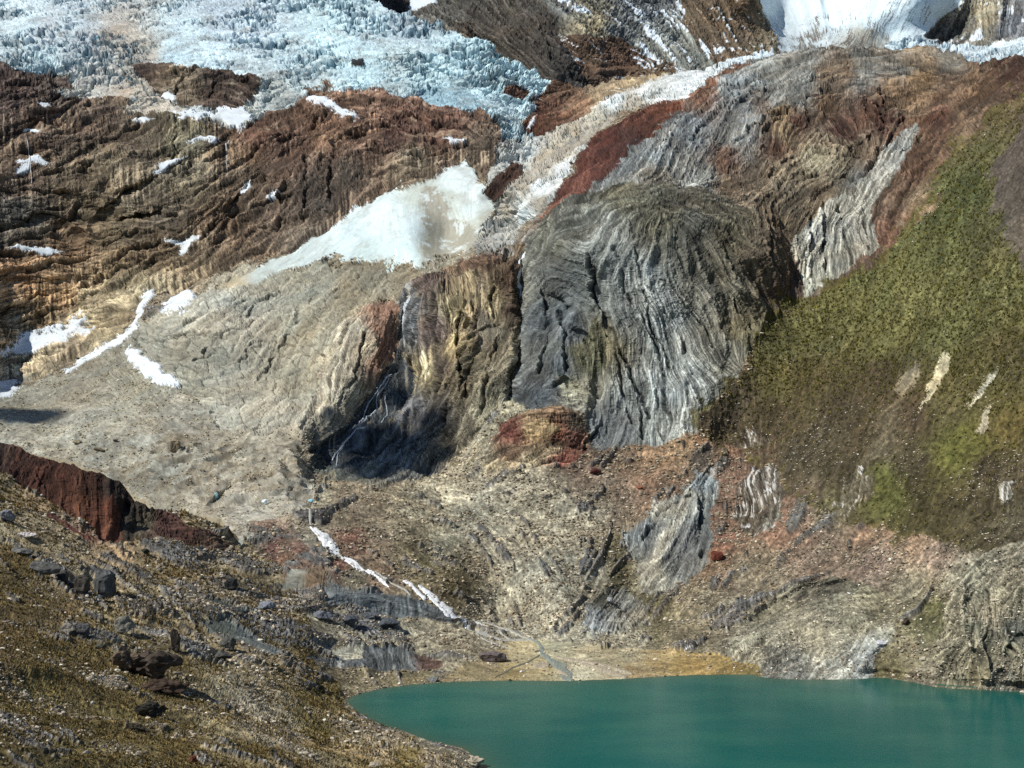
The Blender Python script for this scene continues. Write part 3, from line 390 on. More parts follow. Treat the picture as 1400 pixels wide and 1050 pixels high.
# colours as seen, light and shade included (u, v, sRGB)
SEEDS = {
 'left_cliff': [(20, 120, '3f302c'), (60, 180, '4a382c'), (30, 250, '4e3e32'), (20, 300, '44403c'), (100, 250, '5a4a38'), (150, 230, '5c4e3c'), (90, 330, '5e442a'), (30, 380, '674a2e'), (60, 430, '6a5438'), (150, 300, '54442f'), (200, 330, '5a4630'), (250, 250, '5a5040'), (300, 300, '4e3c2c'), (250, 190, '57503f'), (350, 180, '4e3428'), (400, 200, '4a3428'), (450, 180, '5c402e'), (430, 260, '3c322c'), (500, 170, '624636'), (600, 170, '54382c'), (560, 220, '584a3a'), (470, 240, '443830'), (380, 290, '4c3c30'), (200, 400, '6a5c44'), (150, 430, '7a6a50'), (100, 470, '6a5a46'), (650, 220, '5a4a3c'), (540, 180, '50342a'), (40, 480, '7c6e58'), (130, 445, '8c7a5a'), (100, 455, '948060'), (180, 190, '56483a'), (130, 160, '4a3a30'), (320, 220, '54402e'), (70, 120, '382c28'), (170, 260, '625340'), (230, 290, '52463a'), (10, 450, '5a4c3c'), (80, 400, '7a5c3a'), (50, 300, '4c4238'), (420, 320, '54463a')],
 'isle': [(200, 92, '40302a'), (240, 115, '6a5a48'), (300, 120, '3c2e28'), (340, 125, '3a2c26')], 'islet': [(700, 125, '5a3c2e')], 'bit': [(487, 87, '2a2c30')], 'icerib': [(670, 265, '3e281e'), (700, 230, '4a3022')],
 'slab': [(760, 150, '5a3a2a'), (790, 140, '6a4c36'), (740, 165, '54301e'), (820, 125, '8a7458'), (870, 110, '96805f'), (780, 120, '6a4a34'), (760, 172, '4e3020')],
 'glacier': [(20, 10, 'c6dade'), (60, 40, 'b2bdc0'), (100, 20, 'b4c6cc'), (20, 70, 'b4c6c6'), (60, 85, 'b0cacc'), (160, 55, 'b2a086'), (200, 75, 'aea48e'), (150, 80, 'b4b2a6'), (250, 50, 'b8d2d8'), (300, 85, 'bcd8de'), (240, 70, 'accad2'), (400, 70, 'b4d0d6'), (350, 30, 'bcd0d8'), (450, 50, 'b8dade'), (500, 100, 'b4d8de'), (550, 80, 'b0c8c8'), (600, 110, 'b8dadd'), (650, 110, 'b8dce2'), (700, 100, 'b8dde2'), (110, 125, 'b8b4a4'), (190, 125, 'b8a284'), (200, 145, 'c4b498'), (300, 20, 'aec2cc'), (560, 40, 'a8bcc4'), (380, 130, 'a4aaa2'), (330, 165, 'c8c4b0'), (690, 165, 'bcd8da'), (620, 135, '8ab2bc'), (420, 100, 'b0c4c4'), (40, 30, 'bcd4da'), (120, 60, 'a4adb0'), (500, 30, 'b8d4da')],
 'icefall': [(1020, 78, 'c8dade'), (940, 115, 'd0d8d4'), (880, 130, 'd4d8d0'), (840, 140, 'ccd4d0'), (820, 160, 'c2b898'), (790, 180, 'b09a70'), (760, 210, 'b4a078'), (720, 205, 'c4ccc4'), (700, 215, 'b4b8ac'), (740, 220, 'a8946c'), (720, 250, 'aa966e'), (690, 280, 'a89a7a'), (770, 230, 'd4dad6'), (740, 260, 'd0d8d6'), (715, 290, 'c4ccc6'), (700, 310, 'a8a492'), (660, 330, '9a9484'), (740, 280, '9a8e74'), (690, 200, 'a09a8a'), (800, 190, 'ccd0c8'), (905, 125, 'c8ccc4'), (870, 142, 'ac9468')],
 'snow_cone': [(480, 330, 'c8dada'), (530, 300, 'd4e6e6'), (560, 310, 'd0e2e2'), (555, 345, 'c8dedc'), (590, 270, 'b4beb2'), (600, 310, 'b2b09a'), (600, 340, 'aaa488'), (625, 250, 'd8e6e4'), (640, 290, 'd0e0dc'), (575, 262, 'bcc4b8'), (640, 320, 'b4b4a0'), (420, 350, 'bccac6'), (370, 372, 'b8c4be'), (310, 386, 'b8aa88'), (650, 270, 'd0dcd8'), (615, 285, 'bcc4b8'), (500, 350, 'c0d4d2'), (660, 300, 'b8bcae')],
 'dirty_glacier': [(320, 375, 'a09270'), (250, 430, '98927c'), (300, 420, '98907a'), (350, 440, '9a927c'), (300, 480, '8e8872'), (240, 470, '8c8670'), (400, 440, '949078'), (440, 390, '8a8268'), (500, 375, '7e7254'), (560, 375, '7c6c4c'), (480, 400, '82724e'), (420, 450, '8c7c58'), (400, 520, '8c8264'), (330, 530, '948c74'), (300, 560, 'a09880'), (380, 560, 'a09478'), (430, 470, 'a4946e'), (260, 520, '90886c'), (600, 360, '92886c'), (680, 335, '80786a'), (360, 400, '928a72')],
 'moraine_fan': [(180, 470, '847c64'), (150, 490, '857d66'), (100, 530, '8a8068'), (200, 520, '8c8468'), (60, 560, '8c846c'), (20, 545, '8a846c'), (150, 560, '969078'), (250, 570, '98907a'), (100, 600, 'a69e84'), (30, 600, 'a8a086'), (200, 620, 'a09880'), (300, 610, '968c74'), (350, 590, 'a89878'), (400, 580, 'a49472'), (330, 640, 'a09478'), (260, 640, 'a49c84'), (380, 640, '968c74'), (240, 605, '7c725c'), (320, 690, 'a09680'), (420, 690, '9c8e74'), (190, 680, '90866e'), (350, 620, '8a8068'), (130, 625, '928a74'), (205, 668, '807660')],
 'tan_rib': [(440, 580, '7a6e5a'), (460, 500, '8a7a60'), (490, 450, '8e7e62'), (480, 540, '80725a'), (515, 440, '8c5a34'), (525, 470, '8a5028'), (515, 500, '7c4e2e'), (535, 430, '6a4028'), (500, 480, '8c7858'), (450, 480, '8c7c5e')],
 'brown_buttress': [(560, 410, '5c5c60'), (555, 450, '5a5c62'), (585, 390, '5c4a44'), (590, 450, '544440'), (600, 500, '4c4038'), (630, 360, '5a4030'), (660, 352, '553c2c'), (650, 390, '70604a'), (640, 400, '8c7854'), (655, 430, '4a4038'), (690, 390, '4c382a'), (675, 415, '8a7650'), (628, 420, '80704e'), (660, 460, '5c5244'), (640, 500, '5a5242'), (690, 490, '706450'), (600, 560, '4a4440'), (560, 560, '4a4a50'), (520, 580, '34383e'), (530, 540, '34383e'), (500, 600, '363b42'), (480, 620, '3c4248'), (540, 610, '3c4046'), (450, 640, '50544f'), (540, 645, '4e5256'), (625, 540, '544a3a'), (640, 580, '5a5040'), (575, 500, '80704e'), (622, 470, '8c7850'), (500, 655, '66645c'), (700, 420, '4a3a2e'), (620, 600, '5c5242'), (660, 570, '80755c')],  # dark blue-grey points carry the shade of the hollow
 'grey_buttress': [(740, 330, '66665e'), (780, 300, '60605a'), (850, 265, '5a5442'), (930, 262, '564e40'), (830, 330, '7a7c7a'), (870, 370, '868a8c'), (900, 420, '888c8e'), (850, 420, '6e7274'), (930, 520, '86898a'), (880, 540, '7e8284'), (940, 580, '8e8f8c'), (830, 590, '64666a'), (760, 380, '5c5e5e'), (740, 430, '585c60'), (780, 450, '585c62'), (770, 500, '565a5e'), (800, 480, '605c40'), (820, 470, '5a5238'), (750, 530, '606062'), (960, 400, '66635c'), (1000, 380, '5c5648'), (1040, 370, '665848'), (1000, 320, '565040'), (1060, 330, '584c3e'), (980, 480, '6a665c'), (1020, 450, '605840'), (900, 300, '5c5848'), (950, 320, '4e4c44'), (1075, 390, '5a463a'), (775, 530, 'a09478'), (740, 540, '4c5056'), (725, 400, '70706a')],
 'dome': [(850, 230, '747678'), (900, 210, '787a7c'), (950, 180, '70747a'), (1000, 120, '6e7276'), (1050, 100, '70706e'), (1100, 80, '6c6a68'), (1180, 75, '686460'), (1250, 80, '6a5a4a'), (1300, 82, '5c5650'), (1020, 160, '74767a'), (960, 240, '7c7c7a'), (990, 220, '5c4438'), (1010, 190, '6e6e6e'), (1040, 140, '584c46'), (1060, 130, '686868'), (1100, 110, '6c6e70'), (1130, 100, '6e5c4c'), (1160, 95, '6e5a48'), (1180, 105, '666462'), (1230, 95, '645e58'), (1040, 118, '6c6e70'), (1090, 135, '62605e'), (1060, 200, '543c30'), (1075, 180, '6a5a46'), (1090, 165, '4e342a'), (1070, 160, '846c50'), (1130, 140, '5a4634'), (1150, 170, '4a322a'), (1190, 150, '5a3e30'), (1210, 170, '4a3028'), (1220, 130, '66503c'), (1260, 110, '785e42'), (1300, 120, '604a3a'), (1280, 160, '54382c'), (1250, 140, '6a523c'), (1340, 110, '54402f'), (1380, 100, '4c3428'), (1400, 90, '4a3228'), (1320, 160, '5c4838'), (1110, 220, '8a7e68'), (1080, 235, '7a6a56'), (1150, 220, '746a58'), (1050, 245, '70604e'), (1170, 250, '5c5a58'), (1220, 250, '604a3a'), (1250, 230, '604638'), (1260, 200, '5a4232'), (1220, 320, '5c4034'), (1240, 310, '644a38'), (1260, 280, '6a5640'), (1060, 290, '5c4e3e'), (1120, 270, '6a5a48'), (1000, 255, '6a5a4a'), (900, 245, '6a6258'), (1190, 210, '5e4e40'), (960, 130, '684a3a')],
 'red_band': [(740, 300, '74462c'), (770, 265, '5a3024'), (800, 220, '5a2e22'), (830, 190, '52281e'), (870, 160, '5a3020'), (910, 148, '62341f'), (960, 118, '6a4430'), (1000, 95, '6a4a38'), (850, 190, '4a2a24')],
 'fold': [(1100, 330, 'aaa69c'), (1110, 390, 'b4ae9e'), (1095, 350, 'b8b2a6'), (1130, 320, '9a9690'), (1160, 310, '8a8884'), (1180, 330, '949088'), (1170, 280, '969288'), (1200, 240, '8e8a84'), (1235, 195, '848280'), (1150, 350, '94928a')],
 'red_knob': [(700, 590, '663428'), (740, 585, '94764c'), (760, 590, '6a3a26'), (740, 570, '5a4430'), (700, 620, '70553e'), (750, 615, '7a6a52'), (780, 600, '54342a'), (770, 630, '7a4436'), (680, 640, '7c7058'), (720, 635, '80745c'), (790, 580, '4c4034')],
 'valley_slope': [(430, 690, '908468'), (560, 690, '80765e'), (660, 650, '8a7e66'), (600, 660, 'a09070'), (640, 620, '8c7a58'), (680, 570, '8a7c5c'), (700, 660, '8a7e66'), (750, 700, '8e846c'), (700, 750, '8a806a'), (800, 720, '8a7e66'), (750, 800, '8c826c'), (820, 780, '887c66'), (700, 840, '8e8268'), (500, 710, '6e5e48'), (470, 710, '70604a'), (520, 740, '74604a'), (480, 740, '6e4434'), (540, 720, '8a7654'), (560, 760, '86764e'), (580, 770, '5e5228'), (620, 800, '5c4e28'), (560, 745, '5e5030'), (640, 720, '80745c'), (600, 740, '8a7c5c'), (420, 740, '80745c'), (370, 755, '66382c'), (410, 755, '684030'), (390, 770, '7a5034'), (350, 770, '70664e'), (460, 775, '6c3e2c'), (520, 790, '7a5c42'), (480, 790, '70664e'), (420, 830, '7a7058'), (520, 850, '807660'), (600, 870, '7c725c'), (450, 860, '7a6e54'), (560, 880, '80765e'), (640, 890, '82745a'), (480, 930, '6a5c3a'), (560, 920, '6e6038'), (860, 640, '6a5038'), (900, 630, '7e5a34'), (935, 610, '8e6a3c'), (950, 600, '966430'), (830, 640, '604c3a'), (800, 640, '6a5040'), (850, 680, '66503e'), (880, 660, '745238'), (900, 660, '785438'), (960, 625, '544a42'), (1000, 630, '744c32'), (1030, 620, '6e4e34'), (980, 700, '6e4a32'), (990, 740, '74452c'), (980, 780, '705338'), (1060, 720, '7a523a'), (1090, 740, '76543c'), (1020, 780, '6a5a40'), (960, 820, '6c5f46'), (930, 860, '746648'), (1000, 840, '7c725c'), (1050, 780, '6e5c42'), (1130, 760, '6c5440'), (1180, 730, '7c5c40'), (1220, 730, '78583c'), (1250, 740, '7e5e40'), (1200, 770, '74584a'), (1280, 760, '7c6250'), (1240, 800, '70664e'), (1260, 840, '6a6040'), (1265, 845, '4c4a1e'), (1275, 830, '52501e'), (1240, 900, '6c6040'), (1220, 920, '62582c'), (1260, 925, '7c705a'), (880, 780, '80765e'), (845, 785, '4e461e'), (840, 760, '4c4420'), (885, 830, '544c24'), (900, 850, '5e5430'), (860, 870, '8a7e62'), (800, 860, '8a7e64'), (920, 880, '7a6c48'), (1300, 790, '7a7058'), (1150, 700, '66583a'), (820, 690, '7a6c58')],
 'grass_hill': [(1400, 130, '5c4a34'), (1340, 200, '5a5630'), (1330, 260, '50542a'), (1300, 300, '545628'), (1260, 340, '5c5c2e'), (1200, 380, '62602e'), (1150, 410, '66622e'), (1250, 400, '6a6632'), (1350, 330, '58522c'), (1380, 400, '625e30'), (1300, 450, '65602e'), (1200, 460, '645e2a'), (1100, 450, '5e5a2c'), (1070, 470, '5a5630'), (1060, 520, '585026'), (1110, 520, '544826'), (1000, 540, '544838'), (980, 560, '4c4030'), (1050, 560, '4c3f28'), (1150, 560, '493c28'), (1200, 520, '4c3e28'), (1250, 570, '50402c'), (1330, 520, '5a5228'), (1390, 500, '544a2a'), (1300, 560, '5e5630'), (1380, 580, '5a5020'), (1320, 600, '5c5a18'), (1300, 620, '5c5a18'), (1350, 640, '453a26'), (1250, 640, '4a4026'), (1150, 640, '4a3e28'), (1080, 620, '50442e'), (1210, 660, '565418'), (1215, 680, '50501c'), (1280, 700, '443c20'), (1350, 700, '4a3e28'), (1390, 720, '544a34'), (1140, 700, '5a5030'), (1050, 630, '5c4832'), (1100, 680, '60503c'), (1180, 600, '4e4028'), (1220, 610, '5a4c34'), (1400, 660, '4c402a'), (1310, 720, '4c4228'), (1330, 180, '6a543c'), (1365, 260, '605c34')],
 'dark_scree': [(1390, 250, '4c423a'), (1400, 320, '564a3e'), (1400, 180, '544840')],
 'shore_cliff': [(1300, 920, '7c7258'), (1310, 870, '7a705a'), (1330, 800, '827a66'), (1345, 840, '9a8c74'), (1330, 850, '5a5848'), (1380, 850, '54544c'), (1360, 900, '6c6450'), (1390, 900, '7e745c'), (1300, 840, '807660'), (1375, 770, '7a6e5a'), (1400, 760, '6a6254'), (1390, 820, '66604e'), (1330, 920, '7a6c4c'), (1365, 930, '4c4c44')],
 'mound': [(1020, 895, '827a66'), (1080, 860, '8c8470'), (1120, 870, '8c8470'), (1100, 810, '504a3e'), (1130, 805, '4e483c'), (1060, 830, '6c6450'), (1180, 850, '807862'), (1180, 900, '8c8c88'), (1160, 920, '8a8478'), (1080, 915, '6c6a64'), (1060, 915, '5c5a54'), (1200, 830, '746a50')],
 'outcrop': [(885, 730, '6e747a'), (920, 700, '96938a'), (920, 770, '66686a'), (895, 790, '8a867a'), (950, 680, '8e8f8c'), (965, 700, '767a7a'), (910, 740, '8a8a88'), (940, 740, '74767a'), (965, 660, '6c7278')], 'outcrop_low': [(805, 845, '74767a'), (830, 825, '4c4a42'), (850, 830, '6c6a66'), (870, 850, '80786a')],
 'streaky': [(1010, 690, '5e5040'), (1040, 660, '66584a'), (1040, 700, '5c4e3e'), (1060, 710, '6a6458')], 'streaky2': [(1030, 600, '5c4e3e')], 'streaky3': [(1170, 670, '62563f')], 'streaky4': [(1376, 676, '6a6458')], 'gash3': [(1345, 530, '968e7c')], 'gash4': [(1342, 570, '8c8472')], 'gash5': [(1210, 595, '5e5038')], 'gash': [(1240, 515, '72644c')], 'gash2': [(1280, 520, 'a09474')],
 'near_hill': [(0, 700, '70684e'), (40, 720, '70664c'), (30, 760, '50441f'), (0, 780, '4c411e'), (100, 750, '746a50'), (150, 770, '74674c'), (200, 780, '665c40'), (250, 780, '605430'), (200, 760, '6c6046'), (280, 790, '70664c'), (60, 800, '5a4e2e'), (100, 850, '584b2c'), (30, 850, '4a3e20'), (0, 900, '463a1e'), (60, 900, '4c4220'), (150, 850, '68603f'), (180, 830, '70674c'), (250, 830, '6c6449'), (300, 830, '665e44'), (330, 840, '706750'), (280, 870, '665c3c'), (350, 880, '605638'), (200, 900, '544826'), (130, 920, '52471f'), (60, 950, '50481e'), (20, 1000, '4c4218'), (100, 1000, '4c441c'), (200, 1000, '514720'), (160, 960, '544a22'), (250, 950, '564c28'), (280, 900, '62583a'), (320, 930, '766e54'), (340, 970, '857c66'), (370, 990, '8a8068'), (400, 1010, '857a60'), (300, 980, '6c623e'), (250, 1020, '4c4018'), (350, 1030, '584c22'), (420, 960, '5c5024'), (440, 990, '5c5020'), (470, 1000, '766a4a'), (520, 1010, '82765c'), (500, 1040, '6a5e34'), (560, 1030, '685c2c'), (600, 1030, '7c705a'), (640, 1045, '867a60'), (400, 900, '5e5230'), (420, 920, '62542e'), (450, 945, '62562e'), (130, 720, '6a4e40'), (60, 680, '6c5e46'), (170, 750, '8a7450'), (380, 820, '6c6248'), (400, 850, '6e644a')],
 'red_face': [(0, 625, '3c2a24'), (30, 640, '46281e'), (60, 645, '4c2a1e'), (90, 660, '542e20'), (120, 690, '5e3622'), (145, 700, '6e3c26'), (150, 720, '70402a'), (120, 660, '4c2c1e'), (160, 670, '3e342c'), (175, 690, '2e2824')], 'red_strip': [(70, 700, '5c3428'), (110, 730, '5e2c26')], 'dark_red': [(200, 710, '4e4434'), (220, 715, '50302a'), (250, 735, '4a2c24'), (280, 735, '4a3428'), (300, 755, '443428'), (180, 700, '36302a')],
 'ledge': [(400, 790, '76746c'), (430, 790, '705840'), (460, 810, '6c7074'), (500, 815, '565b60'), (560, 825, '50565c'), (600, 840, '565a60'), (470, 785, '60564c')], 'ledge_low': [(510, 900, '5a5c60'), (550, 905, '585a5c'), (590, 905, '5e443a'), (460, 905, '64666a'), (490, 915, '45484e')], 'ledge_pale': [(470, 890, '8e887a'), (440, 880, '6c6e6e'), (490, 895, '98907c')],
 'slabdark': [(300, 830, '3c403e')], 'slabdark2': [(300, 858, '50544e'), (350, 878, '5c6060')],
 'delta': [(640, 925, '806f4a'), (700, 925, '806c3c'), (720, 900, '8c7c58'), (760, 890, '80785e'), (820, 895, '8c7e5e'), (860, 900, '968866'), (900, 910, '8a7240'), (950, 905, '957530'), (1000, 910, '846a26'), (860, 918, '8c6e3c'), (800, 915, 'ac9c7c'), (850, 925, 'a89878'), (740, 918, '9a8658'), (660, 905, '7a6a4a'), (1030, 920, '6c5a22'), (930, 920, '927632')],
 'snow': [(0, 0, 'dde6ea')],
 'peak_dark': [(650, 50, '4a423c'), (720, 60, '403832'), (780, 100, '363230'), (600, 20, '56524e'), (700, 10, '4e4640'), (530, 5, '34302e')], 'peak_grey': [(850, 40, '646668'), (900, 60, '70726f'), (800, 20, '706654'), (810, 40, '80745a'), (870, 10, '62646a'), (770, 10, '4c4c4c')],
 'peak_brown': [(800, 70, '56402f'), (850, 80, '583e2e'), (900, 90, '68503a'), (1000, 20, '58442f'), (1000, 60, '5c4a38'), (1050, 70, '75644c'), (960, 20, '584838')], 'peak_snow': [(1150, 10, 'd4e6ee'), (1100, 50, 'b8c4c8'), (1200, 20, 'cfe4ee'), (1180, 60, 'a8a89c')],
 'peak_right': [(1320, 30, '6a6660'), (1350, 20, '8a7e68'), (1380, 30, '5c606c'), (1290, 55, '54504e')], 'ice_far': [(1250, 70, 'd4e2e6'), (1350, 75, 'd8e4e8')], 'snow_far': [(0, 0, 'dce6ea')],
}

# ledges and clefts as dark lines in the rock, overhang shadow painted into the colour: (points, half width, depth)
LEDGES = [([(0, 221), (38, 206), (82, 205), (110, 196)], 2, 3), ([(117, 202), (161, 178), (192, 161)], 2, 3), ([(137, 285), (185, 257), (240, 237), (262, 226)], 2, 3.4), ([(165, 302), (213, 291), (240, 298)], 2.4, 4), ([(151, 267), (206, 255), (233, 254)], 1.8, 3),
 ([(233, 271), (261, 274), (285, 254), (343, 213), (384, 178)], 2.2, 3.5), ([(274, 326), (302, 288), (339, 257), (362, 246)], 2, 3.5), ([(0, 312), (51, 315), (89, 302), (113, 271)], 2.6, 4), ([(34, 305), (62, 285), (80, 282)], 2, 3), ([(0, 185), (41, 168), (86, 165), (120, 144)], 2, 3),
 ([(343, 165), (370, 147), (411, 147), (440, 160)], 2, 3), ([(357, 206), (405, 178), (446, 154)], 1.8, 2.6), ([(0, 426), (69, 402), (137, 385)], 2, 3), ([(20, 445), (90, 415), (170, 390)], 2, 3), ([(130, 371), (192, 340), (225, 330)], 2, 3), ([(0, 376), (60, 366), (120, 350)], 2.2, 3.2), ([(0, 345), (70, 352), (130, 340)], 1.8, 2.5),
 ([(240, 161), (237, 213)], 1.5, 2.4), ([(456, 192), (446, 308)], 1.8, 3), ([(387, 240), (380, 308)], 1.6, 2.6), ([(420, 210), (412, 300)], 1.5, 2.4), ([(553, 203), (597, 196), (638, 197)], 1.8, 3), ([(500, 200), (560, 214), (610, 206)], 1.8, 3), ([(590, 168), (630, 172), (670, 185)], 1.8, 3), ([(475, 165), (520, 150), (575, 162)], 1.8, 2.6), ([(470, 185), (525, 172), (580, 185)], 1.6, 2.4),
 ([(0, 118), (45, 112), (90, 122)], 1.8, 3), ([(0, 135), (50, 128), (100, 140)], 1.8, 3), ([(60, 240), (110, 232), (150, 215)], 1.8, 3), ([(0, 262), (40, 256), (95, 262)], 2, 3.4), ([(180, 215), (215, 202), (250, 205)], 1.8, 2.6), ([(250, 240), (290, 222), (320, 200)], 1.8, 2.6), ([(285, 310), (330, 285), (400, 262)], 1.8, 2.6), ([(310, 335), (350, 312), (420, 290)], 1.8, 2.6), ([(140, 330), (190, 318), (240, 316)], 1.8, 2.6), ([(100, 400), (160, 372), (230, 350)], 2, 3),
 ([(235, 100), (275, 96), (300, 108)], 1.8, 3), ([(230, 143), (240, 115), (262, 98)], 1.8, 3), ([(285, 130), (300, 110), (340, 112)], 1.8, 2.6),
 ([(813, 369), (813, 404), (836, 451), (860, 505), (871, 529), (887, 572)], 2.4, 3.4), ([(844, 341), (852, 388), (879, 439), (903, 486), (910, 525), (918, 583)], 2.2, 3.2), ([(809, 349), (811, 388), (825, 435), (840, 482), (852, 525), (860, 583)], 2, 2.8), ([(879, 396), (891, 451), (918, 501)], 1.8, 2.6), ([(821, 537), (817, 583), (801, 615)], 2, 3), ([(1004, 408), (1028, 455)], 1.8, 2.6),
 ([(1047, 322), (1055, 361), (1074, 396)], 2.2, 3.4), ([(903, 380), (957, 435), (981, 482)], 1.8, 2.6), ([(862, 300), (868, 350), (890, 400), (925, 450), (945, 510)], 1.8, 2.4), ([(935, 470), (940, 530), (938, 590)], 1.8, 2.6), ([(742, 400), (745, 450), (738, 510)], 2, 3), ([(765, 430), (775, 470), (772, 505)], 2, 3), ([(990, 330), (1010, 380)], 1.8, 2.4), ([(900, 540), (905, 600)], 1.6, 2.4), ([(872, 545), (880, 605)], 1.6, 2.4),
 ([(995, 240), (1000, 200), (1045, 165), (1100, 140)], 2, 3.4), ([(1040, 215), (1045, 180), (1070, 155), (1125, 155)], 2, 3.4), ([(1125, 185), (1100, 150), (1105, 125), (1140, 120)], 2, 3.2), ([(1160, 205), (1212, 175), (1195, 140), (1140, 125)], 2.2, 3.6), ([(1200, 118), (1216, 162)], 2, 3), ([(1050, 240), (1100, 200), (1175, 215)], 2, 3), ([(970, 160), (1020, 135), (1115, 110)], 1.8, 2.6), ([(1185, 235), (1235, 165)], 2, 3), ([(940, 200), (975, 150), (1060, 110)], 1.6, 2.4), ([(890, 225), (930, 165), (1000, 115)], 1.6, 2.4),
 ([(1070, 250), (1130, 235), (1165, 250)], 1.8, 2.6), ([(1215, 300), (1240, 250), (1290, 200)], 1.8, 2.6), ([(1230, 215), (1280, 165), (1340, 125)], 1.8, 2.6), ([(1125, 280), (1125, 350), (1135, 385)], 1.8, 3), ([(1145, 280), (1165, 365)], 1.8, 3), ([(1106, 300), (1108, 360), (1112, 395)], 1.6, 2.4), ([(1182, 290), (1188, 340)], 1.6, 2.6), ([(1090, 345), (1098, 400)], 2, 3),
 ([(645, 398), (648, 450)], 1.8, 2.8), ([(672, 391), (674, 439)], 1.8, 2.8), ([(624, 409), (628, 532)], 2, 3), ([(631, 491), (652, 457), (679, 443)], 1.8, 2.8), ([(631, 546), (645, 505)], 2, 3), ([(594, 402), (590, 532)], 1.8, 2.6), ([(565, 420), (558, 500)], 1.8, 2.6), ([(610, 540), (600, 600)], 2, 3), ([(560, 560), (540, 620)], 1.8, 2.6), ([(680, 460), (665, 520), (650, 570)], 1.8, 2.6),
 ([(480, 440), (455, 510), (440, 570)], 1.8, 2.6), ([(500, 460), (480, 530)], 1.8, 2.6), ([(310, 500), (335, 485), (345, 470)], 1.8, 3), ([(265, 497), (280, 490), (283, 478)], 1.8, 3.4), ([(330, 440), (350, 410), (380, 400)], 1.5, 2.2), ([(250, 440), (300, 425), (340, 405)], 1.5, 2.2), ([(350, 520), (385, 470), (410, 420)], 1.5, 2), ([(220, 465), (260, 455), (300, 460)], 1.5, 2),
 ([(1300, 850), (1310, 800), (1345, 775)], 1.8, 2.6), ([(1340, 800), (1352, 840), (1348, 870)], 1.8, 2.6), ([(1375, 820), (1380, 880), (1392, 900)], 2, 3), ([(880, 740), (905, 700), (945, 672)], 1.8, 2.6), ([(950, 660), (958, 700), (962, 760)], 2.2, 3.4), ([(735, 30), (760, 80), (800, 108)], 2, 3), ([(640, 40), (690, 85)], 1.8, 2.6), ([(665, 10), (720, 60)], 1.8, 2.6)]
P_MAIN += [(-94, 470, 1500), (-94, 530, 1460), (-150, 500, 1400)]  # unseen spur left of the view, added to shade the moraine edge
# ------------------------------------------------------------------ tagging and mesh linking
def tag(o, label=None, cat=None, group=None, kind=None):
    if label: o['label'] = label
    if cat: o['category'] = cat
    if group: o['group'] = group
    if kind: o['kind'] = kind
    return o

def link_mesh(name, V, Fc, mat, col=None, nor=None, parent=None, origin=None, smooth=True):
    """V (n,3), Fc (m,k) -> linked object whose origin lies at its base"""
    V = np.asarray(V, float); Fc = np.asarray(Fc)
    if origin is None:
        origin = np.array([V[:, 0].mean(), V[:, 1].mean(), V[:, 2].min()])
    me = bpy.data.meshes.new(name); k = Fc.shape[1]; m = len(Fc)
    me.vertices.add(len(V)); me.vertices.foreach_set('co', (V - origin).astype(f32).ravel())
    me.loops.add(m * k); me.loops.foreach_set('vertex_index', Fc.astype(np.int32).ravel())
    me.polygons.add(m); me.polygons.foreach_set('loop_start', np.arange(0, m * k, k, dtype=np.int32))
    if not smooth:
        me.polygons.foreach_set('use_smooth', np.zeros(m, bool))
    if col is not None:
        a = me.attributes.new('Col', 'FLOAT_COLOR', 'POINT')
        a.data.foreach_set('color', np.c_[col, np.ones(len(V))].astype(f32).ravel())
    me.update(calc_edges=True)
    if nor is not None:
        me.normals_split_custom_set_from_vertices(np.asarray(nor, float).tolist())
    me.materials.append(mat)
    o = bpy.data.objects.new(name, me); COL.objects.link(o); o.location = origin
    if parent is not None:
        o.parent = parent; o.location = Vector(origin) - parent.location
    return o

# ------------------------------------------------------------------ materials
def material(name, rough=0.9, spec=0.2, jitter=0.35, jscale=0.12, bump=0.5, bscale=0.25, bdist=1.0, detail=8, sss=0.0):
    m = bpy.data.materials.new(name); m.use_nodes = True; n = m.node_tree.nodes; L = m.node_tree.links
    b = n['Principled BSDF']; b.inputs['Roughness'].default_value = rough; b.inputs['Specular IOR Level'].default_value = spec
    at = n.new('ShaderNodeAttribute'); at.attribute_name = 'Col'
    ge = n.new('ShaderNodeNewGeometry')
    nz = n.new('ShaderNodeTexNoise'); nz.inputs['Scale'].default_value = jscale; nz.inputs['Detail'].default_value = detail; nz.inputs['Roughness'].default_value = 0.7
    L.new(ge.outputs['Position'], nz.inputs['Vector'])
    mr = n.new('ShaderNodeMapRange'); mr.inputs[1].default_value = 0.3; mr.inputs[2].default_value = 0.7
    mr.inputs[3].default_value = 1 - jitter; mr.inputs[4].default_value = 1 + jitter
    L.new(nz.outputs['Fac'], mr.inputs[0])
    mx = n.new('ShaderNodeVectorMath'); mx.operation = 'SCALE'
    L.new(at.outputs['Color'], mx.inputs[0]); L.new(mr.outputs[0], mx.inputs['Scale']); L.new(mx.outputs[0], b.inputs['Base Color'])
    if bump:
        n2 = n.new('ShaderNodeTexNoise'); n2.inputs['Scale'].default_value = bscale; n2.inputs['Detail'].default_value = detail; n2.inputs['Roughness'].default_value = 0.65
        L.new(ge.outputs['Position'], n2.inputs['Vector'])
        bp = n.new('ShaderNodeBump'); bp.inputs['Strength'].default_value = bump; bp.inputs['Distance'].default_value = bdist
        L.new(n2.outputs['Fac'], bp.inputs['Height']); L.new(bp.outputs[0], b.inputs['Normal'])
    return m

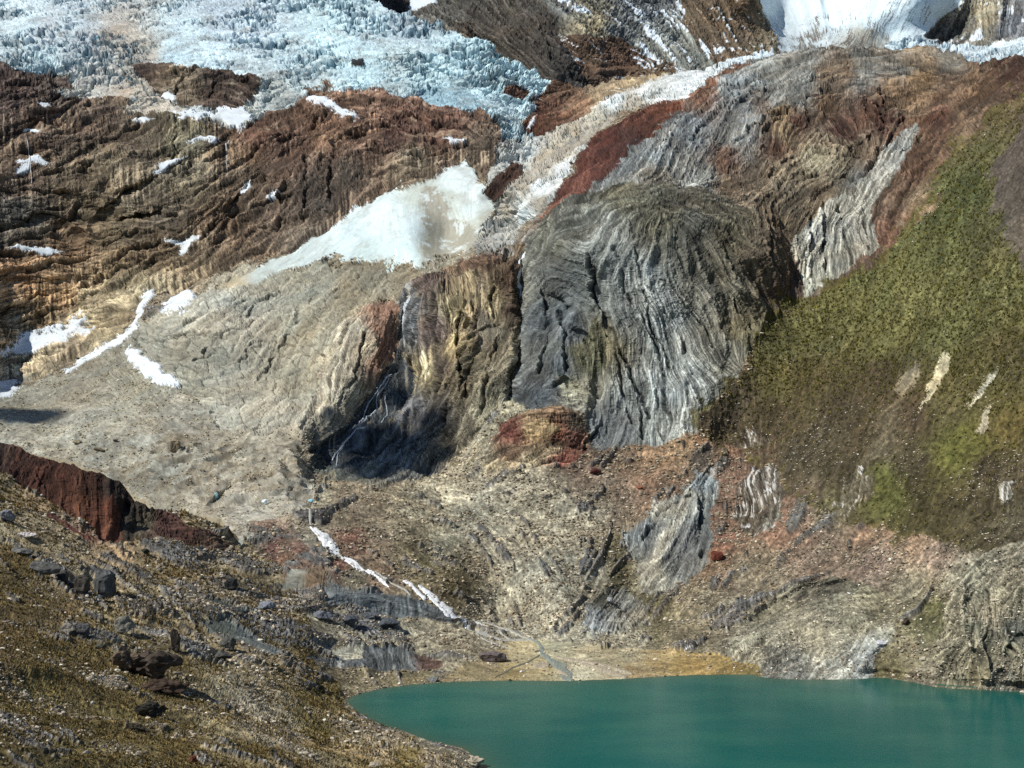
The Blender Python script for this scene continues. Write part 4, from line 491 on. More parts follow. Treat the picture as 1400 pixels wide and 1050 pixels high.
M_ROCK = material('weathered_rock', jitter=.20, jscale=.10, bump=.35, bscale=.16, bdist=3.0, detail=5)
M_SCREE = material('gravel', jitter=.42, jscale=.35, bump=.8, bscale=.5, bdist=1.2)
M_GRASS = material('mountain_grass', jitter=.42, jscale=.4, bump=.8, bscale=.55, bdist=1.2)
M_SNOW = material('snow', rough=.6, spec=.3, jitter=.05, jscale=.05, bump=.35, bscale=.12, bdist=1.5)
M_ICE = material('glacier_ice', rough=.45, spec=.4, jitter=.16, jscale=.10, bump=.6, bscale=.14, bdist=3.0)
M_DUST = material('dusty_ice', jitter=.12, jscale=.12, bump=.35, bscale=.2, bdist=2.0, detail=6)
M_STONE = material('boulder_stone', jitter=.3, jscale=1.2, bump=.6, bscale=1.5, bdist=.3)
M_LEAF = material('tussock_blades', rough=.8, jitter=.25, jscale=1.5, bump=0)
M_FOAM = material('white_water', rough=.5, spec=.4, jitter=.25, jscale=.5, bump=.6, bscale=.8, bdist=.6)
MAT = {'glacier': M_ICE, 'icefall': M_ICE, 'ice_far': M_ICE, 'snow_cone': M_SNOW, 'snow': M_SNOW, 'peak_snow': M_SNOW, 'snow_far': M_SNOW, 'dirty_glacier': M_DUST, 'moraine_fan': M_DUST,
       'valley_slope': M_SCREE, 'near_hill': M_GRASS, 'grass_hill': M_GRASS, 'dark_scree': M_SCREE, 'delta': M_SCREE, 'mound': M_SCREE}

# ------------------------------------------------------------------ streak fields along the dipping beds
def lic(noise, ang, L):
    h, w = noise.shape
    dx = np.cos(ang).astype(f32); dy = -np.sin(ang).astype(f32)
    yy, xx = np.mgrid[0:h, 0:w].astype(f32)
    acc = noise.copy(); wt = 1.0
    for sgn in (1, -1):
        x = xx.copy(); y = yy.copy(); pdx = dx * sgn; pdy = dy * sgn
        for k in range(L):
            x += pdx; y += pdy
            xi = np.clip((x + .5).astype(np.int32), 0, w - 1); yi = np.clip((y + .5).astype(np.int32), 0, h - 1)
            a = dx[yi, xi]; b = dy[yi, xi]
            s = np.where(a * pdx + b * pdy < 0, -1, 1).astype(f32); pdx = a * s; pdy = b * s
            q = 1 - (k / L) ** 2
            acc += q * noise[yi, xi]; wt += q if sgn == 1 else 0
    return norm(acc)

def resize(a, shape):
    h, w = a.shape
    y = np.clip((np.arange(shape[0]) + .5) * h / shape[0] - .5, 0, h - 1.001); x = np.clip((np.arange(shape[1]) + .5) * w / shape[1] - .5, 0, w - 1.001)
    yi = y.astype(int); xi = x.astype(int); ty = (y - yi)[:, None].astype(f32); tx = (x - xi)[None].astype(f32)
    yj = np.minimum(yi + 1, h - 1); xj = np.minimum(xi + 1, w - 1)
    r0 = a[yi][:, xi] * (1 - tx) + a[yi][:, xj] * tx; r1 = a[yj][:, xi] * (1 - tx) + a[yj][:, xj] * tx
    return r0 * (1 - ty) + r1 * ty

def tone(c, key):
    g = c @ np.array([.3, .6, .1]); k = {'icefall': .35, 'glacier': .25, 'dome': .18, 'red_band': .3, 'red_face': .25, 'near_hill': .25, 'grass_hill': .26, 'tan_rib': .55, 'valley_slope': .42, 'dirty_glacier': .45, 'moraine_fan': .45, 'snow_cone': .1}.get(key, 0 if MAT.get(key) in (M_SNOW, M_ICE) else .3)
    c = c * (1 - k) + g * k
    return c if MAT.get(key) in (M_SNOW, M_ICE) else c * np.array([.99, 1.02, .93 if key == 'valley_slope' else .99 if key in ('dirty_glacier', 'moraine_fan') else .93]) * (np.array([1.05, .97, .98]) if key == 'near_hill' else 1)

class Sheet: pass

def make_sheet(us, vs_, Y, lab, names, beds, seed):
    S = Sheet(); S.us = us; S.vs = vs_; S.lab = lab; S.names = names
    U, V = np.meshgrid(us, vs_); Y = Y.astype(f32)
    P = [((U - CU) / F * Y).astype(f32), Y, (CZ + (VH - V) / F * Y).astype(f32)]
    mpp = Y / F * STEP
    def normals(P):
        a = np.stack([np.gradient(p, axis=0) for p in P], -1); b = np.stack([np.gradient(p, axis=1) for p in P], -1)
        n = np.cross(a, b); n /= np.linalg.norm(n, axis=-1, keepdims=True) + 1e-9
        return n
    N = normals([gblur(p, 3) for p in P])
    # parameters of the mapped unit, softened across contacts
    tab = np.array([PARAM[n if not n.startswith('snow#') else 'snow'] for n in names], f32); base_of = {n: PARTS[int(n[5:])][0] if n.startswith('part#') else 'snow' if n.startswith('snow#') else n for n in names}
    par = [gblur(tab[:, k][lab], 1.5) for k in range(7)]
    lf, lm, lw, rl, rf, sp, st = par
    # bed direction
    p2 = [(a, b, (math.cos(2 * math.radians(c)), math.sin(2 * math.radians(c)))) for a, b, c in beds]
    dv = upsample(idw(p2, 3.0, 6.0), us, vs_, 5)
    ang = 0.5 * np.arctan2(dv[..., 1], dv[..., 0])
    wob = fbm(P, 60, 3, .6, seed + 3) * 0.40 + fbm(P, 22, 2, .6, seed + 4) * .30
    ang = (ang + wob).astype(f32)
    h, w = U.shape; rg = np.random.default_rng(seed)
    LF = lic(rg.normal(size=(h, w)).astype(f32), ang, 9)
    h2, w2 = h // 2, w // 2; a2 = ang[::2, ::2][:h2, :w2]
    LM = norm(resize(lic(rg.normal(size=a2.shape).astype(f32), a2, 14), (h, w)))
    a5 = ang[::3, ::3]; LW = norm(resize(lic(gblur(rg.normal(size=a5.shape).astype(f32), .6), a5, 22), (h, w)))
    mod = np.clip(1 + 1.1 * fbm(P, 130, 3, .6, seed + 9), .15, 2.0)
    LM = LM * mod; LF = LF * np.clip(.5 + .6 * mod, .4, 1.5)
    STK = norm(ablur(rg.normal(size=(h, w)).astype(f32), 15, .8)) * np.clip(.4 + 1.6 * fbm(P, 90, 3, .6, seed + 21), 0, 1.6)
    # open joints along and across the beds, stepped ledges
    zc = lambda f, w_: np.exp(-(f / w_) ** 2)
    LP = norm(resize(lic(rg.normal(size=a2.shape).astype(f32), a2 + math.pi / 2, 6), (h, w)))
    n1 = np.clip(.55 + 1.3 * fbm(P, 55, 3, .6, seed + 51), 0, 1); n2 = np.clip(.35 + 1.3 * fbm(P, 38, 3, .6, seed + 57), 0, 1); n3 = np.clip(.15 + 1.5 * fbm(P, 45, 3, .6, seed + 63), 0, 1)
    crk = np.clip(rl * 1.35, 0, 1); crk = np.where(crk < .35, 0, crk)
    joint = np.clip(zc(LW, .09) * n1 + .75 * zc(LM, .16) * n2 + .85 * zc(LP, .13) * n3, 0, 1.2)
    tq = LW * 1.3; LWt = (np.floor(tq) + sstep(.3, .7, tq - np.floor(tq))) / 1.3
    LWt = .35 * LW + .65 * LWt
    LQ = norm(resize(lic(gblur(rg.normal(size=a5.shape).astype(f32), .6), a5 + math.pi / 2, 9), (h, w)))
    bid = (np.floor(LW * 1.5 + 40).astype(np.int64) * 7919 + np.floor(LQ * 1.25 + .3 * LM + 40).astype(np.int64) * 104729) & 1023
    BLK = (rg.random(1024).astype(f32)[bid] - .5) * 2
    # craggy relief
    D = np.zeros((h, w), f32); rid = np.zeros((h, w), f32)
    for k, lam in enumerate((120, 60, 30, 15, 7.5, 3.7, 1.8, .9)):
        n = perlin(P[0] / lam + 31.7 * k, P[1] / lam + seed, P[2] / lam * 0.85)
        fade = sstep(3.0, 9.0, lam / mpp)
        n = (0.55 - np.abs(n) * 2.2) * .55 + n * .5
        D += n * lam * fade * (0.55 if lam > 100 else 1.0)
        if 7 < lam < 40: rid += n
    D = D * rf
    mpx = Y / F
    D += rl * mpx * (.12 * LF + .55 * np.tanh(1.4 * LM) + 2.7 * LWt + .3 * LP * n3) + crk * mpx * (.8 * BLK - 1.5 * joint)
    tint = lf * LF + .95 * lm * np.tanh(1.5 * LM) + lw * LWt - .95 * crk * joint + .16 * crk * BLK + .1 * crk * LP * n3
    wn = rg.normal(size=(h, w)).astype(f32)
    spk = norm(wn + 1.5 * norm(gblur(wn, .8))) * .6 + .55 * norm(fbm(P, 6, 3, .7, seed + 5)) + .35 * norm(fbm(P, 26, 2, .6, seed + 6))
    tint = tint + sp * spk * .8 + st * STK
    # colour
    C = np.zeros((h, w, 3), f32)
    wu = U + 7 * fbm(P, 45, 3, .6, seed + 12); wv = V + 7 * fbm(P, 45, 3, .6, seed + 13)
    for i, n in enumerate(names):
        mk = lab == i
        if not mk.any(): continue
        key = base_of[n]
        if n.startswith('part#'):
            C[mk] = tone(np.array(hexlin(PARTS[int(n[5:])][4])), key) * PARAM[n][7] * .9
            if key == 'snow_cone':
                s = sstep(-.75, -.1, 1.1 * fbm([p[mk] for p in P], 30, 4, .65, 12.) + .22 * LM[mk])[:, None]; C[mk] = C[mk] * s + np.array(hexlin('cfd8d4')) * (1 - s)
            continue
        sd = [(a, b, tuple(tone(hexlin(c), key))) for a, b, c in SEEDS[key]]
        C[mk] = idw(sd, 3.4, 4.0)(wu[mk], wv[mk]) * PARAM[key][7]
        bb = np.argwhere(mk)
    S.P0 = P; S.N0 = N; S.Y = Y; S.U = U; S.V = V; S.mpx = mpx
    def mask(*keys):
        return np.isin(lab, [i for i, n in enumerate(names) if base_of[n] in keys])
    S.mask = mask
    S.finish = lambda: None
    # ice: seracs and crevasses
    for keys, lam, amp in ((('glacier', 'ice_far'), 23.0, 1.0), (('icefall',), 17.0, .62)):
        mk = mask(*keys)
        if mk.any():
            q = [p[mk] for p in P]
            wx = [q[0] * .8 + 12 * perlin(q[0] / 30, q[1] / 30, q[2] / 22), q[1] * .55 + 12 * perlin(q[0] / 30 + 9, q[1] / 30, q[2] / 22), q[2] * 1.6 + 8 * perlin(q[0] / 26 + 19, q[1] / 30, q[2] / 22)]
            f1, f2, r = worley(wx, lam); g1, g2, r2 = worley([wx[0] * .8, wx[1], wx[2] * 1.2], lam * .45, 5)
            rough = np.clip(.9 + 1.7 * fbm(q, 170, 3, .6, 4.4), .25, 1.6)
            rg1 = 1 - np.abs(perlin(wx[0] / 26, wx[1] / 26, wx[2] / 13)) * 2.4; rg2 = 1 - np.abs(perlin(wx[0] / 11 + 3, wx[1] / 11, wx[2] / 6)) * 2.4
            cv = perlin(q[0] / 60 + 2 * perlin(q[0] / 120, q[1] / 120, 0 * q[0]), q[1] / 16, q[2] / 9); cv = np.exp(-(cv / .05) ** 2) * np.clip(.4 + 1.5 * fbm(q, 110, 2, .6, 14.4), 0, 1)
            fine = perlin(q[0] / 4.2, q[1] / 4.2, q[2] / 3.2)
            D[mk] += rough * amp * (7.5 * (r - .5) - 8.0 * np.exp(-(f2 - f1) / .11) + 2.6 * (r2 - .5) - 2.0 * np.exp(-(g2 - g1) / .09) + 2.6 * rg1 + .9 * fine + 8 * perlin(q[0] / 80, q[1] / 40, q[2] / 30) - 10 * cv)
            dirt = sstep(0, .7, fbm(q, 60, 5, .65, 8.1) + .22 * (r2 - .5)) * (.5 if 'glacier' in keys else .3)
            C[mk] = C[mk] * (1 - dirt[:, None]) + np.array(hexlin('7d7a70')) * dirt[:, None]
            deep_ = np.clip(.8 * np.exp(-(f2 - f1) / .10) + .4 * np.exp(-(g2 - g1) / .08) + cv, 0, 1) * rough * (.8 if 'glacier' in keys else .3)   # dense blue ice in the clefts
            C[mk] = C[mk] * (1 - deep_[:, None]) + np.array(hexlin('5c8090')) * deep_[:, None]
            tint[mk] += .14 * (r2 - .5) + .16 * (r - .5)
    mk = mask('dirty_glacier')
    if mk.any():
        q = [p[mk] for p in P]; f1, f2, r = worley([q[0] * .55, q[1] * .6, q[2] * 1.5 + .5 * q[0]], 18.0)
        D[mk] += 2.5 * (r - .5) - 3.0 * np.exp(-(f2 - f1) / .12)
    gz = lambda cu, cv_, su, sv: np.exp(-((U - cu) / su) ** 2 - ((V - cv_) / sv) ** 2)
    mk = mask('valley_slope', 'near_hill')
    if mk.any():
        wt = np.clip(1.3 * gz(430, 845, 190, 75) + .75 * gz(250, 800, 170, 90) + .6 * gz(780, 760, 120, 90) + .6 * gz(1040, 850, 120, 60) + .5 * gz(560, 740, 110, 60) + .45 * gz(120, 780, 140, 60) + .5 * gz(1010, 690, 110, 60), 0, 1.3)
        ob = sstep(1.10, 1.35, LW * .60 + 1.3 * fbm(P, 45, 4, .6, seed + 71) + 1.0 * wt) * mk
        ob = gblur(ob.astype(f32), .7); oc = np.array(hexlin('66645f')) * np.exp(.25 * STK + .3 * LF + .2 * BLK)[..., None] * (1 + .3 * fbm(P, 30, 2, .6, 5.5))[..., None]
        D += ob * mpx * (4.2 + .8 * LWt + .35 * STK + .8 * BLK); C = C * (1 - ob[..., None]) + oc * ob[..., None]; tint = tint * (1 - .5 * ob); st = st + .0
    mk = mask('moraine_fan')
    if mk.any():
        wt = np.clip(gz(330, 645, 130, 40) + .5 * gz(180, 640, 120, 40) + .25, 0, 1) * mk
        n = perlin(P[0] / 30, P[1] / 30, P[2] / 20) + .5 * perlin(P[0] / 13, P[1] / 13, P[2] / 10)
        hm = .6 - np.abs(n) * 1.8; D += 6.5 * wt * hm; br = sstep(.05, .3, fbm(P, 22, 4, .6, 9.9)) * wt * .55
        C = C * (1 - br[..., None]) + np.array(hexlin('6c604a')) * 1.1 * br[..., None]
    # low shrubs and bunch grass as bumps of the turf
    for keys, lam, amp, dk in ((('grass_hill',), 5.0, 1.1, .42), (('near_hill',), 2.2, .35, .35)):
        mk = mask(*keys)
        if mk.any():
            q = [p[mk] for p in P]; n = perlin(q[0] / lam, q[1] / lam, q[2] / lam) + .4 * perlin(q[0] / lam * 2.1, q[1] / lam * 2.1, q[2] / lam * 2.1)
            b = sstep(.05, .5, n); D[mk] += amp * b; tint[mk] -= dk * b
    # patches of lying snow stand proud of the rock
    for i, n in enumerate(names):
        if n.startswith('snow#'):
            m = (lab == i).astype(f32); D += sstep(.1, .9, gblur(m, 2.2)) * m * SNOWS[int(n[5:])][2]
    hue = fbm(P, 80, 4, .6, seed + 30)[..., None] * np.array([.07, 0.0, -.07])
    snowy = mask('snow', 'snow_cone', 'glacier', 'icefall', 'peak_snow', 'ice_far', 'snow_far')
    hue[snowy] *= .15
    C = C * np.exp(np.clip(tint, -1.6, 1.1)[..., None]) * (1 + hue)
    if mask('peak_snow').any():   # bare rock showing through thin snow, streaks down the fall line
        mk = mask('peak_snow'); q = [p[mk] for p in P]
        low = sstep(-20, 62, V[mk]) * .8
        r = sstep(.30, .55, low * .5 + .22 * LF[mk] * .6 + .3 * fbm(q, 90, 4, .6, 2.2) - .02)
        C[mk] = C[mk] * (1 - r[:, None]) + np.array(hexlin('6a655c')) * r[:, None]
    lu = U + 5 * fbm(P, 30, 4, .65, seed + 81); lv = V + 5 * fbm(P, 30, 4, .65, seed + 82); ln_ = np.clip(.65 + 1.0 * fbm(P, 24, 2, .6, seed + 83), .1, 1.2)
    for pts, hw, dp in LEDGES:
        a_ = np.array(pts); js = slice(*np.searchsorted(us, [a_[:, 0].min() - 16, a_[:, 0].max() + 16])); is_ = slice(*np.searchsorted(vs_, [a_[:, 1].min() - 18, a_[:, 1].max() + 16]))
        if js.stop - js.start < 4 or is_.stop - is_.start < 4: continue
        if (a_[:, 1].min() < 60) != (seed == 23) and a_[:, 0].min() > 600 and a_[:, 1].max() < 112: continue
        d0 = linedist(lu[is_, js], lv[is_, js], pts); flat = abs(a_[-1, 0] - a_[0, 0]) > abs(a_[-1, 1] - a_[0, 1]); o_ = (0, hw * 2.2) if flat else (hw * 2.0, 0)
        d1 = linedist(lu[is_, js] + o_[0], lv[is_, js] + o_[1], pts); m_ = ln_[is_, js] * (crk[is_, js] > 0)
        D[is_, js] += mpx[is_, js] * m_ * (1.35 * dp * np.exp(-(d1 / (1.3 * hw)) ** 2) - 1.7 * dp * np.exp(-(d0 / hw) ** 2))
        C[is_, js] *= np.exp(m_ * (.30 * np.exp(-(d1 / (1.3 * hw)) ** 2) - 1.05 * np.exp(-(d0 / (.8 * hw)) ** 2)))[..., None]  # overhang shadow painted along the ledge, paler edge beside it
    if 'grass_hill' in names:
        gm = gblur(mask('grass_hill').astype(f32), 9); mk = mask('grey_buttress', 'dome', 'fold', 'valley_slope')
        nz_ = fbm([p[mk] for p in P], 30, 4, .65, 17.7) + .25 * LF[mk] * .4
        s = sstep(.10, .22, gm[mk] * .85 + .34 * nz_ - .10) * .85 * (gm[mk] > .01)
        C[mk] = C[mk] * (1 - s[:, None]) + np.array(hexlin('565026')) * np.exp(.3 * spk[mk])[:, None] * s[:, None]
    for key, cl, a_ in (('left_cliff', 'b4a488', .7), ('isle', 'b0a690', .6), ('brown_buttress', 'a8946e', .45), ('dome', 'a29a86', .35), ('slab', 'a89a80', .4), ('tan_rib', 'b0a080', .4), ('fold', 'c4bfb4', .3), ('grey_buttress', 'a4a49e', .14), ('dirty_glacier', 'b4ac94', .35)):
        mk = mask(key)   # pale weathered ledges and mineral streaks
        if mk.any():
            s = np.clip(zc(LW[mk] - .9, .13) * sstep(-.05, .35, fbm([p[mk] for p in P], 40, 3, .6, 91.)) + .8 * sstep(1.3, 2.4, STK[mk]) * (st[mk] > .1) + .5 * zc(LM[mk] - 1.3, .2) * n2[mk], 0, 1) * a_
            C[mk] = C[mk] * (1 - s[:, None]) + np.array(hexlin(cl)) * s[:, None]
    mk = mask('streaky', 'streaky2', 'streaky3', 'streaky4')
    if mk.any():
        s = sstep(.5, 1.0, .7 * LM[mk] + .55 * LF[mk] * .6 + .9 * fbm([p[mk] for p in P], 18, 3, .6, 33.)) * .85
        C[mk] = C[mk] * (1 - s[:, None]) + np.array(hexlin('cfcdc6')) * s[:, None]
    mk = mask('snow', 'snow_cone')
    if mk.any():
        s = sstep(.1, .7, fbm([p[mk] for p in P], 26, 4, .65, 71.)) * .28
        C[mk] = C[mk] * (1 - s[:, None]) + np.array(hexlin('968c78')) * s[:, None]
    for key, th in (('peak_grey', .62), ('peak_brown', .55), ('peak_right', .75)):
        mk = mask(key)
        if mk.any():
            q = [p[mk] for p in P]; s = sstep(th, th + .12, .55 * fbm(q, 120, 4, .6, 6.6) + .3 * LM[mk] + (U[mk] > 860) * .22)
            C[mk] = C[mk] * (1 - s[:, None]) + np.array(hexlin('d6e0e6')) * s[:, None]
    S.D = D; S.C = np.clip(C, .004, .92); S.normals = normals
    return S

def place(S):
    S.P = [p + S.N0[..., k] * S.D for k, p in enumerate(S.P0)]

def unit_faces(S, valid, i):
    lab = S.lab; q = (lab[:-1, :-1] == i) & valid
    r, c = np.nonzero(q); w = lab.shape[1]
    a = r * w + c
    return np.stack([a, a + w, a + w + 1, a + 1], 1)

def emit(S, faces, name, mat, parent=None):
    ids, inv = np.unique(faces, return_inverse=True); inv = inv.reshape(faces.shape)
    X = np.stack([p.ravel()[ids] for p in S.P], 1)
    return link_mesh(name, X, inv, mat, S.C.reshape(-1, 3)[ids], None if mat not in (M_SNOW,) else S.NN.reshape(-1, 3)[ids], parent, smooth=mat is M_SNOW)

# ------------------------------------------------------------------ the cirque (main sheet)
us = axis(-8, 1408, -300, 1700); vs_ = axis(-8, 1058, -70, 1200)
U, V = np.meshgrid(us, vs_)
main_fn = rbf(P_MAIN + P_SHARE + [(a, b, CZ * F / (b - VH)) for a, b in SHORE])
near_fn = rbf(P_NEAR + P_SHARE + [(a, b, CZ * F / (b - VH)) for a, b in SHORE if a < 680 and b > 955])
Ym = upsample(main_fn, us, vs_); Yn = upsample(near_fn, us, vs_)
ru = np.array(RIDGE, float); rjit = 1.0 * np.interp(us, np.linspace(-320, 340, 90), np.random.default_rng(5).normal(size=90)) * (us < 330)
ridge_v = np.interp(us, ru[:, 0], ru[:, 1]) + rjit
below = V > ridge_v[None]
Us = np.maximum(U, 330)
wn_ = np.where(U < 330, below.astype(float), (1 - sstep(330, 470, U)) * sstep(0, 45, V - (745 + (U - 330) * .45)))
Y = np.exp(np.log(Ym) * (1 - wn_) + np.log(Yn) * wn_)
for pts, hw, amp in RELIEF:
    u0 = min(p[0] for p in pts) - 3 * hw; u1 = max(p[0] for p in pts) + 3 * hw; v0 = min(p[1] for p in pts) - 3 * hw; v1 = max(p[1] for p in pts) + 3 * hw
    if v1 < -90 or (v1 < 130 and u0 > 600 and pts[0][1] < 60): continue
    js = slice(*np.searchsorted(us, [u0, u1])); is_ = slice(*np.searchsorted(vs_, [v0, v1]))
    d = linedist(U[is_, js], V[is_, js], pts)
    Y[is_, js] -= amp * np.exp(-(d / hw) ** 2) * (1.0 if True else 0)
# lake basin: shore rises gently, bed falls away
in_lake = inpoly(U, V, LAKE); sd = linedist(U, V, SHORE)
zt = np.where(in_lake, -np.minimum(8, sd * .25), .12 + sd * .035)
Zc = CZ + (VH - V) / F * Y
Ysh = (CZ - zt) * F / np.maximum(V - VH, 50)
k = np.where(in_lake, 1.0, 1 - sstep(0, 14, sd)) * (V > 860)
Y = Y * (1 - k) + Ysh * k

names = ['valley_slope']; lab = np.zeros(U.shape, np.int32)
Pw = world(U, V, Y)
w1 = fbm(Pw, 40, 5, .7, 1.1); w2 = fbm(Pw, 40, 5, .7, 7.7)
w1 = w1 + .16 * RNG.normal(size=w1.shape); w2 = w2 + .16 * RNG.normal(size=w1.shape)
def paint(key, wob, poly):
    if key not in names: names.append(key)
    lab[inpoly(U + wob * 1.6 * w1, V + wob * 1.6 * w2, poly)] = names.index(key)
for key, wob, poly in UNITS[:]:
    if key == 'near_hill':
        m = inpoly(U + wob * 1.6 * w1, V + wob * 1.6 * w2, poly)
        names.append(key); lab[m & (below | (U > 330))] = names.index(key); lab[below & (U <= 332) & (lab != names.index(key))] = names.index(key)
    elif key in ('red_face', 'dark_red', 'red_strip'):
        names.append(key); m = inpoly(U + wob * 1.6 * w1, V + wob * 1.6 * w2, poly); lab[m & (below | (U > 330))] = names.index(key)
    else: paint(key, wob, poly)
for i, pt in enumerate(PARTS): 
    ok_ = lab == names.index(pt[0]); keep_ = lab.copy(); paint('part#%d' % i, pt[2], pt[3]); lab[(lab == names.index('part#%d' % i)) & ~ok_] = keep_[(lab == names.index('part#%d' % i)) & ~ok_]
for i, (poly, wob, th, lb) in enumerate(SNOWS): paint('snow#%d' % i, wob * 2.0, poly)

S = make_sheet(us, vs_, Y, lab, names, BEDS, 3)
# keep the relief calm at the waterline
S.D *= sstep(0, 22, sd); S.D[in_lake] = 0
place(S); S.NN = S.normals(S.P)
sky_v = np.interp(us, *np.array(SKYLINE, float).T) + 1.5 * np.interp(us, np.arange(-320, 1720, 5), np.random.default_rng(8).normal(size=408)) * (us > 560)
vert_ok = (V >= sky_v[None]) & ~(in_lake & (sd > 16))
q = vert_ok[:-1, :-1] & vert_ok[1:, :-1] & vert_ok[:-1, 1:] & vert_ok[1:, 1:]
cut = (below[1:, :-1] & ~below[:-1, :-1]) | (below[1:, 1:] & ~below[:-1, :-1]) | (below[:-1, 1:] != below[:-1, :-1]) | (below[1:, 1:] != below[1:, :-1])
q &= ~(cut & (U[:-1, :-1] < 331))

INFO = {  # unit: object name, label, category, kind
 'valley_slope': ('slope', 'wide pale slope of grey tan rubble falling to the head of the lake', 'slope', 'structure'),
 'left_cliff': ('cliff', 'long dark brown cliff wall with tilted ledges and water streaks under the broad glacier', 'cliff', None),
 'glacier': ('glacier', 'broad crevassed blue white glacier hanging above the brown cliff', 'glacier', None),
 'isle': ('rock_island', 'long dark rock island framed by ice at the lower edge of the glacier', 'rock', None),
 'islet': ('rock_island', 'small brown rock knob poking out of the ice near the glacier snout', 'rock', None),
 'bit': ('rock_island', 'tiny black rock speck standing in the middle of the white glacier', 'rock', None),
 'slab': ('rock_slab', 'layered red brown slabs between the glacier snout and the narrow ice tongue', 'rock slab', None),
 'icefall': ('ice_tongue', 'narrow broken ice tongue descending past red rock with tan dirt bands', 'glacier', None),
 'icerib': ('rock_island', 'dark red brown rock fin enclosed by the narrow ice tongue', 'rock', None),
 'snow_cone': ('snow_cone', 'large white avalanche snow cone with a long tail and grey dust stripe', 'snow', None),
 'dirty_glacier': ('buried_ice', 'wrinkled grey tan glacier ice buried in dust below the snow cone', 'glacier', None),
 'moraine_fan': ('moraine', 'smooth pale gravel fan and moraine flat behind the red ridge', 'moraine', 'structure'),
 'tan_rib': ('rock_rib', 'tan rock rib with a rusty orange stain beside the dark hollow', 'rock', None),
 'brown_buttress': ('rock_buttress', 'dark brown buttress with cream drip stains and bluish gully left of the thin waterfall', 'cliff', None),
 'grey_buttress': ('rock_buttress', 'huge grey rounded buttress of steep curved rock layers in the middle', 'cliff', None),
 'dome': ('rock_dome', 'swirled grey and brown folded rock dome rising behind the grey buttress', 'cliff', None),
 'red_band': ('rock_band', 'rusty red rock band along the right edge of the narrow ice tongue', 'rock', None),
 'fold': ('rock_fold', 'pale grey striped fold of rock running down beside the grassy hillside', 'rock', None),
 'red_knob': ('red_rock', 'red and ochre rock knob at the foot of the big buttresses', 'rock', None),
 'grass_hill': ('hillside', 'steep olive green and brown grassy hillside with small pale scars', 'hillside', 'structure'),
 'dark_scree': ('scree_slope', 'plain dark grey brown scree slope beside the grassy crest', 'slope', 'structure'),
 'shore_cliff': ('shore_cliff', 'steep streaked grey cliff dropping into the lake beside the mossy green patch', 'cliff', None),
 'mound': ('rubble_mound', 'pale rubble mound with a dark hollow above the far lake shore', 'mound', None),
 'outcrop': ('rock_outcrop', 'blue grey polished rock outcrop with a white vein below the rusty scree', 'rock', None),
 'outcrop_low': ('rock_outcrop', 'small dark grey outcrop below the round olive moss patch', 'rock', None),
 'streaky': ('rock_outcrop', 'brown outcrop with bright white vertical streaks right of the blue grey outcrop', 'rock', None),
 'streaky2': ('rock_outcrop', 'small white streaked outcrop just under the grassy hillside edge', 'rock', None),
 'streaky3': ('rock_outcrop', 'pale dripping white outcrop beside bright green moss on the hillside', 'rock', None),
 'streaky4': ('rock_outcrop', 'tiny bright white outcrop low on the grassy hillside near the frame edge', 'rock', None),
 'gash': ('bare_patch', 'broad pale bare rock scar in the middle of the grassy hillside', 'rock scar', None),
 'gash3': ('rock_outcrop', 'broken pale outcrop high on the grassy hillside right of the narrow cream scar', 'rock', None),
 'gash4': ('rock_outcrop', 'small grey white outcrop just below the broken pale outcrop on the hillside', 'rock', None),
 'gash5': ('bare_patch', 'faint brownish scar running down from the broad pale scar', 'rock scar', None),
 'gash2': ('bare_patch', 'narrow slanting cream rock scar on the grassy hillside', 'rock scar', None),
 'near_hill': ('ground', 'near olive and grey slope strewn with stones beside the lake', 'slope', 'structure'),
 'red_face': ('ridge_face', 'dark red rock face under the crest of the near ridge', 'cliff', None),
 'red_strip': ('rock_band', 'low dark red strip of broken rock below the near red rock face', 'rock', None),
 'dark_red': ('rock_outcrop', 'dark maroon broken outcrop at the low end of the near ridge', 'rock', None),
 'ledge': ('rock_ledge', 'long smooth grey rock ledge just below the white stream', 'rock', None),
 'ledge_low': ('rock_ledge', 'grey ledge with black vertical water stains near the lake shore', 'rock', None),
 'ledge_pale': ('rock_ledge', 'pale blocky ledge adjoining the black stained ledge', 'rock', None),
 'slabdark': ('rock_slab', 'short dark grey slab on the near slope, the upper of two', 'rock slab', None),
 'slabdark2': ('rock_slab', 'long grey sloping slab on the near slope, the lower of two', 'rock slab', None),
 'delta': ('shore', 'flat tan and ochre delta ground at the head of the lake', 'shore', 'structure'),
 'peak_dark': ('mountain', 'dark brown pyramid mountain standing behind the glacier', 'mountain', 'structure'),
 'peak_grey': ('mountain', 'grey snow streaked mountain flank behind the dark pyramid', 'mountain', 'structure'),
 'peak_brown': ('mountain', 'brown rocky mountain shoulder dusted with snow', 'mountain', 'structure'),
 'peak_snow': ('mountain', 'white snow peak with rock showing through at its foot', 'mountain', 'structure'),
 'peak_right': ('mountain', 'steep dark grey rock wall beside the snow peak', 'mountain', 'structure'),
 'ice_far': ('far_glacier', 'distant strip of white glacier ice between the folded dome and the snow peak', 'glacier', None),
 'snow_far': ('snow_saddle', 'small bright snow saddle between the glacier top and the dark pyramid', 'snow', None),
}
